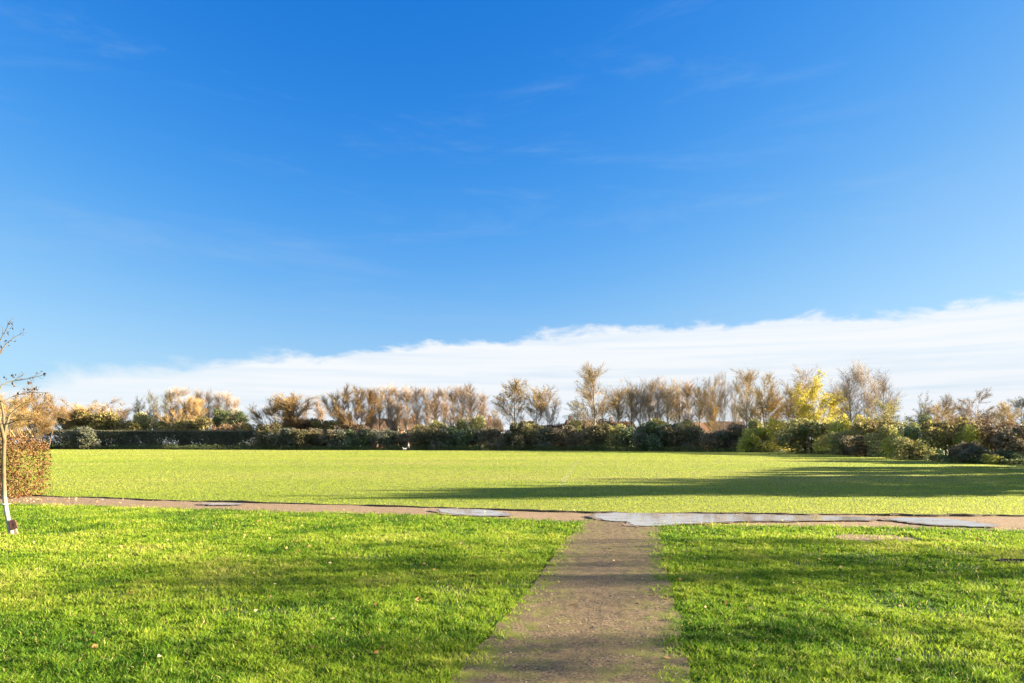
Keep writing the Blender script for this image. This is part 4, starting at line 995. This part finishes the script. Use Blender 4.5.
house(698, 20, 423, 170, .4, M_BRICK, M_ROOF2, 'orange-roofed house below the right end of the dense buff row', 0)
house(726, 34, 422, 172, .1, M_BRICK, M_ROOF, 'dark-roofed wide house behind the greyish spreading bare tree', 1)

# ------------------------------------------------------------------ walker and dog
def skin(name, V, E, Rr, mat, sub=2, parent=None):
    me = bpy.data.meshes.new(name); me.from_pydata(V, E, []); me.update()
    o = bpy.data.objects.new(name, me); COL.objects.link(o)
    md = o.modifiers.new('skin', 'SKIN'); md.use_smooth_shade = True
    for sv, rr in zip(me.skin_vertices[0].data, Rr): sv.radius = (rr, rr) if np.isscalar(rr) else rr
    me.skin_vertices[0].data[0].use_root = True
    ms = o.modifiers.new('sub', 'SUBSURF'); ms.levels = ms.render_levels = sub
    dg = bpy.context.evaluated_depsgraph_get()
    nm = bpy.data.meshes.new_from_object(o.evaluated_get(dg)); bpy.data.objects.remove(o)
    nm.materials.clear(); nm.materials.append(mat)
    return link(name, nm, parent)
def plain(name, c, rough=.8):
    return noisemat(name, [(.3, tuple(x * .88 for x in c)), (.7, c)], 12, rough=rough, bump=.15, bscale=60)
def walker():
    px, py = 408.5, 450.4; x, y = gp(px, py)
    e = empty('person', (x, y, 0), R(-70)); tag(e, 'person in a pale coat and light trousers walking a dog by the far bushes', 'person')
    # facing -Y locally; mid-stride
    V = [(0, 0, .95), (0, 0, 1.12), (0, 0, 1.32), (0, 0, 1.45), (0, -.02, 1.53), (0, -.03, 1.63), (0, -.02, 1.74)]
    E = [(i, i + 1) for i in range(6)]; Rr = [(.15, .11), (.135, .10), (.16, .105), (.12, .085), .052, .085, .075]
    def chain(start, pts, rs):
        p = start
        for q, r_ in zip(pts, rs): V.append(q); Rr.append(r_); E.append((p, len(V) - 1)); p = len(V) - 1
        return p
    for s, st in ((-1, .26), (1, -.24)):
        chain(0, [(s * .09, 0, .88), (s * .10, -st * .55, .50 if st > 0 else .52), (s * .10, -st + (.12 if st < 0 else 0), .10), (s * .10, -st - .12 + (.12 if st < 0 else 0), .04)], [.095, .062, .045, .04])
        hnd = chain(3, [(s * .17, 0, 1.42), (s * .23, st * .25, 1.15), (s * .22, st * .25 - .18, .98), (s * .21, st * .25 - .25, .93)], [.06, .045, .034, .03])
        c = np.array(V[hnd])
        for k in range(4):
            chain(hnd, [tuple(c + (s * (-.024 + .016 * k), -.05, -.02)), tuple(c + (s * (-.024 + .016 * k), -.07 - .006 * (k in (1, 2)), -.055))], [.0095, .008])
        chain(hnd, [tuple(c + (-s * .04, -.03, .0)), tuple(c + (-s * .045, -.06, -.02))], [.010, .0085])
    skin('body', V, E, Rr, plain('skin_tone', (.26, .16, .12)), 2, e)
    skin('coat', [(0, 0, .80), (0, 0, .95), (0, 0, 1.15), (0, 0, 1.33), (0, 0, 1.46), (-.18, 0, 1.42), (-.235, .065, 1.15), (-.225, -.10, .99), (.18, 0, 1.42), (.235, -.06, 1.15), (.225, -.22, .99)],
         [(0, 1), (1, 2), (2, 3), (3, 4), (4, 5), (5, 6), (6, 7), (4, 8), (8, 9), (9, 10)], [(.21, .17), (.19, .15), (.165, .13), (.185, .13), (.13, .1), .078, .062, .05, .078, .062, .05], plain('pale_coat', (.30, .275, .27)), 2, e)
    for s, st in ((-1, .26), (1, -.24)):
        skin('trouser_leg', [(s * .085, 0, .93), (s * .10, -st * .55, .51), (s * .10, -st + (.12 if st < 0 else 0), .12)], [(0, 1), (1, 2)], [.115, .085, .068], plain('pale_trousers', (.16, .15, .155)), 2, e)
        skin('shoe', [(s * .10, -st + .03 + (.12 if st < 0 else 0), .05), (s * .10, -st - .16 + (.12 if st < 0 else 0), .04)], [(0, 1)], [(.055, .05), (.05, .035)], plain('dark_shoe', (.05, .045, .04)), 2, e)
    skin('hair', [(0, .03, 1.60), (0, .03, 1.70), (0, -.02, 1.77)], [(0, 1), (1, 2)], [.07, .092, .07], plain('brown_hair', (.07, .045, .03)), 2, e)
    hd = MB()
    r = np.random.default_rng(3)
    face = MB()
    for s in (-1, 1): face.add(*tubes(np.array([[(s * .032, -.105, 1.66), (s * .032, -.118, 1.66)]]), np.full((1, 2), .010), 6))
    face.add(*tubes(np.array([[(-.022, -.112, 1.585), (0, -.116, 1.582), (.022, -.112, 1.585)]]), np.full((1, 3), .006), 6))
    link('face_features', face.mesh('face_features', plain('dark_brown', (.06, .03, .025))), e)
    dx, dy = gp(404.6, 450.7)
    d = empty('dog', (dx, dy, 0), R(-75)); tag(d, 'small white dog standing beside the walker on the far grass', 'dog')
    V = [(0, .22, .42), (0, 0, .40), (0, -.22, .43), (0, -.33, .54), (0, -.40, .62), (0, -.52, .59)]; E = [(i, i + 1) for i in range(5)]; Rr = [.10, .105, .13, .08, .082, .045]
    def chain2(start, pts, rs):
        p = start
        for q, r_ in zip(pts, rs): V.append(q); Rr.append(r_); E.append((p, len(V) - 1)); p = len(V) - 1
    for s in (-1, 1):
        chain2(0, [(s * .08, .20, .33), (s * .085, .15, .24), (s * .085, .26, .14), (s * .085, .24, .03), (s * .085, .20, .02)], [.075, .05, .03, .026, .026])
        chain2(2, [(s * .08, -.22, .30), (s * .08, -.20, .16), (s * .08, -.21, .03), (s * .08, -.25, .02)], [.055, .036, .028, .028])
        chain2(4, [(s * .06, -.36, .70), (s * .075, -.36, .74)], [.03, .015])
    chain2(0, [(0, .33, .50), (0, .40, .62), (0, .36, .70)], [.04, .028, .018])
    skin('body', V, E, Rr, plain('white_fur', (.30, .285, .26)), 2, d)
walker()
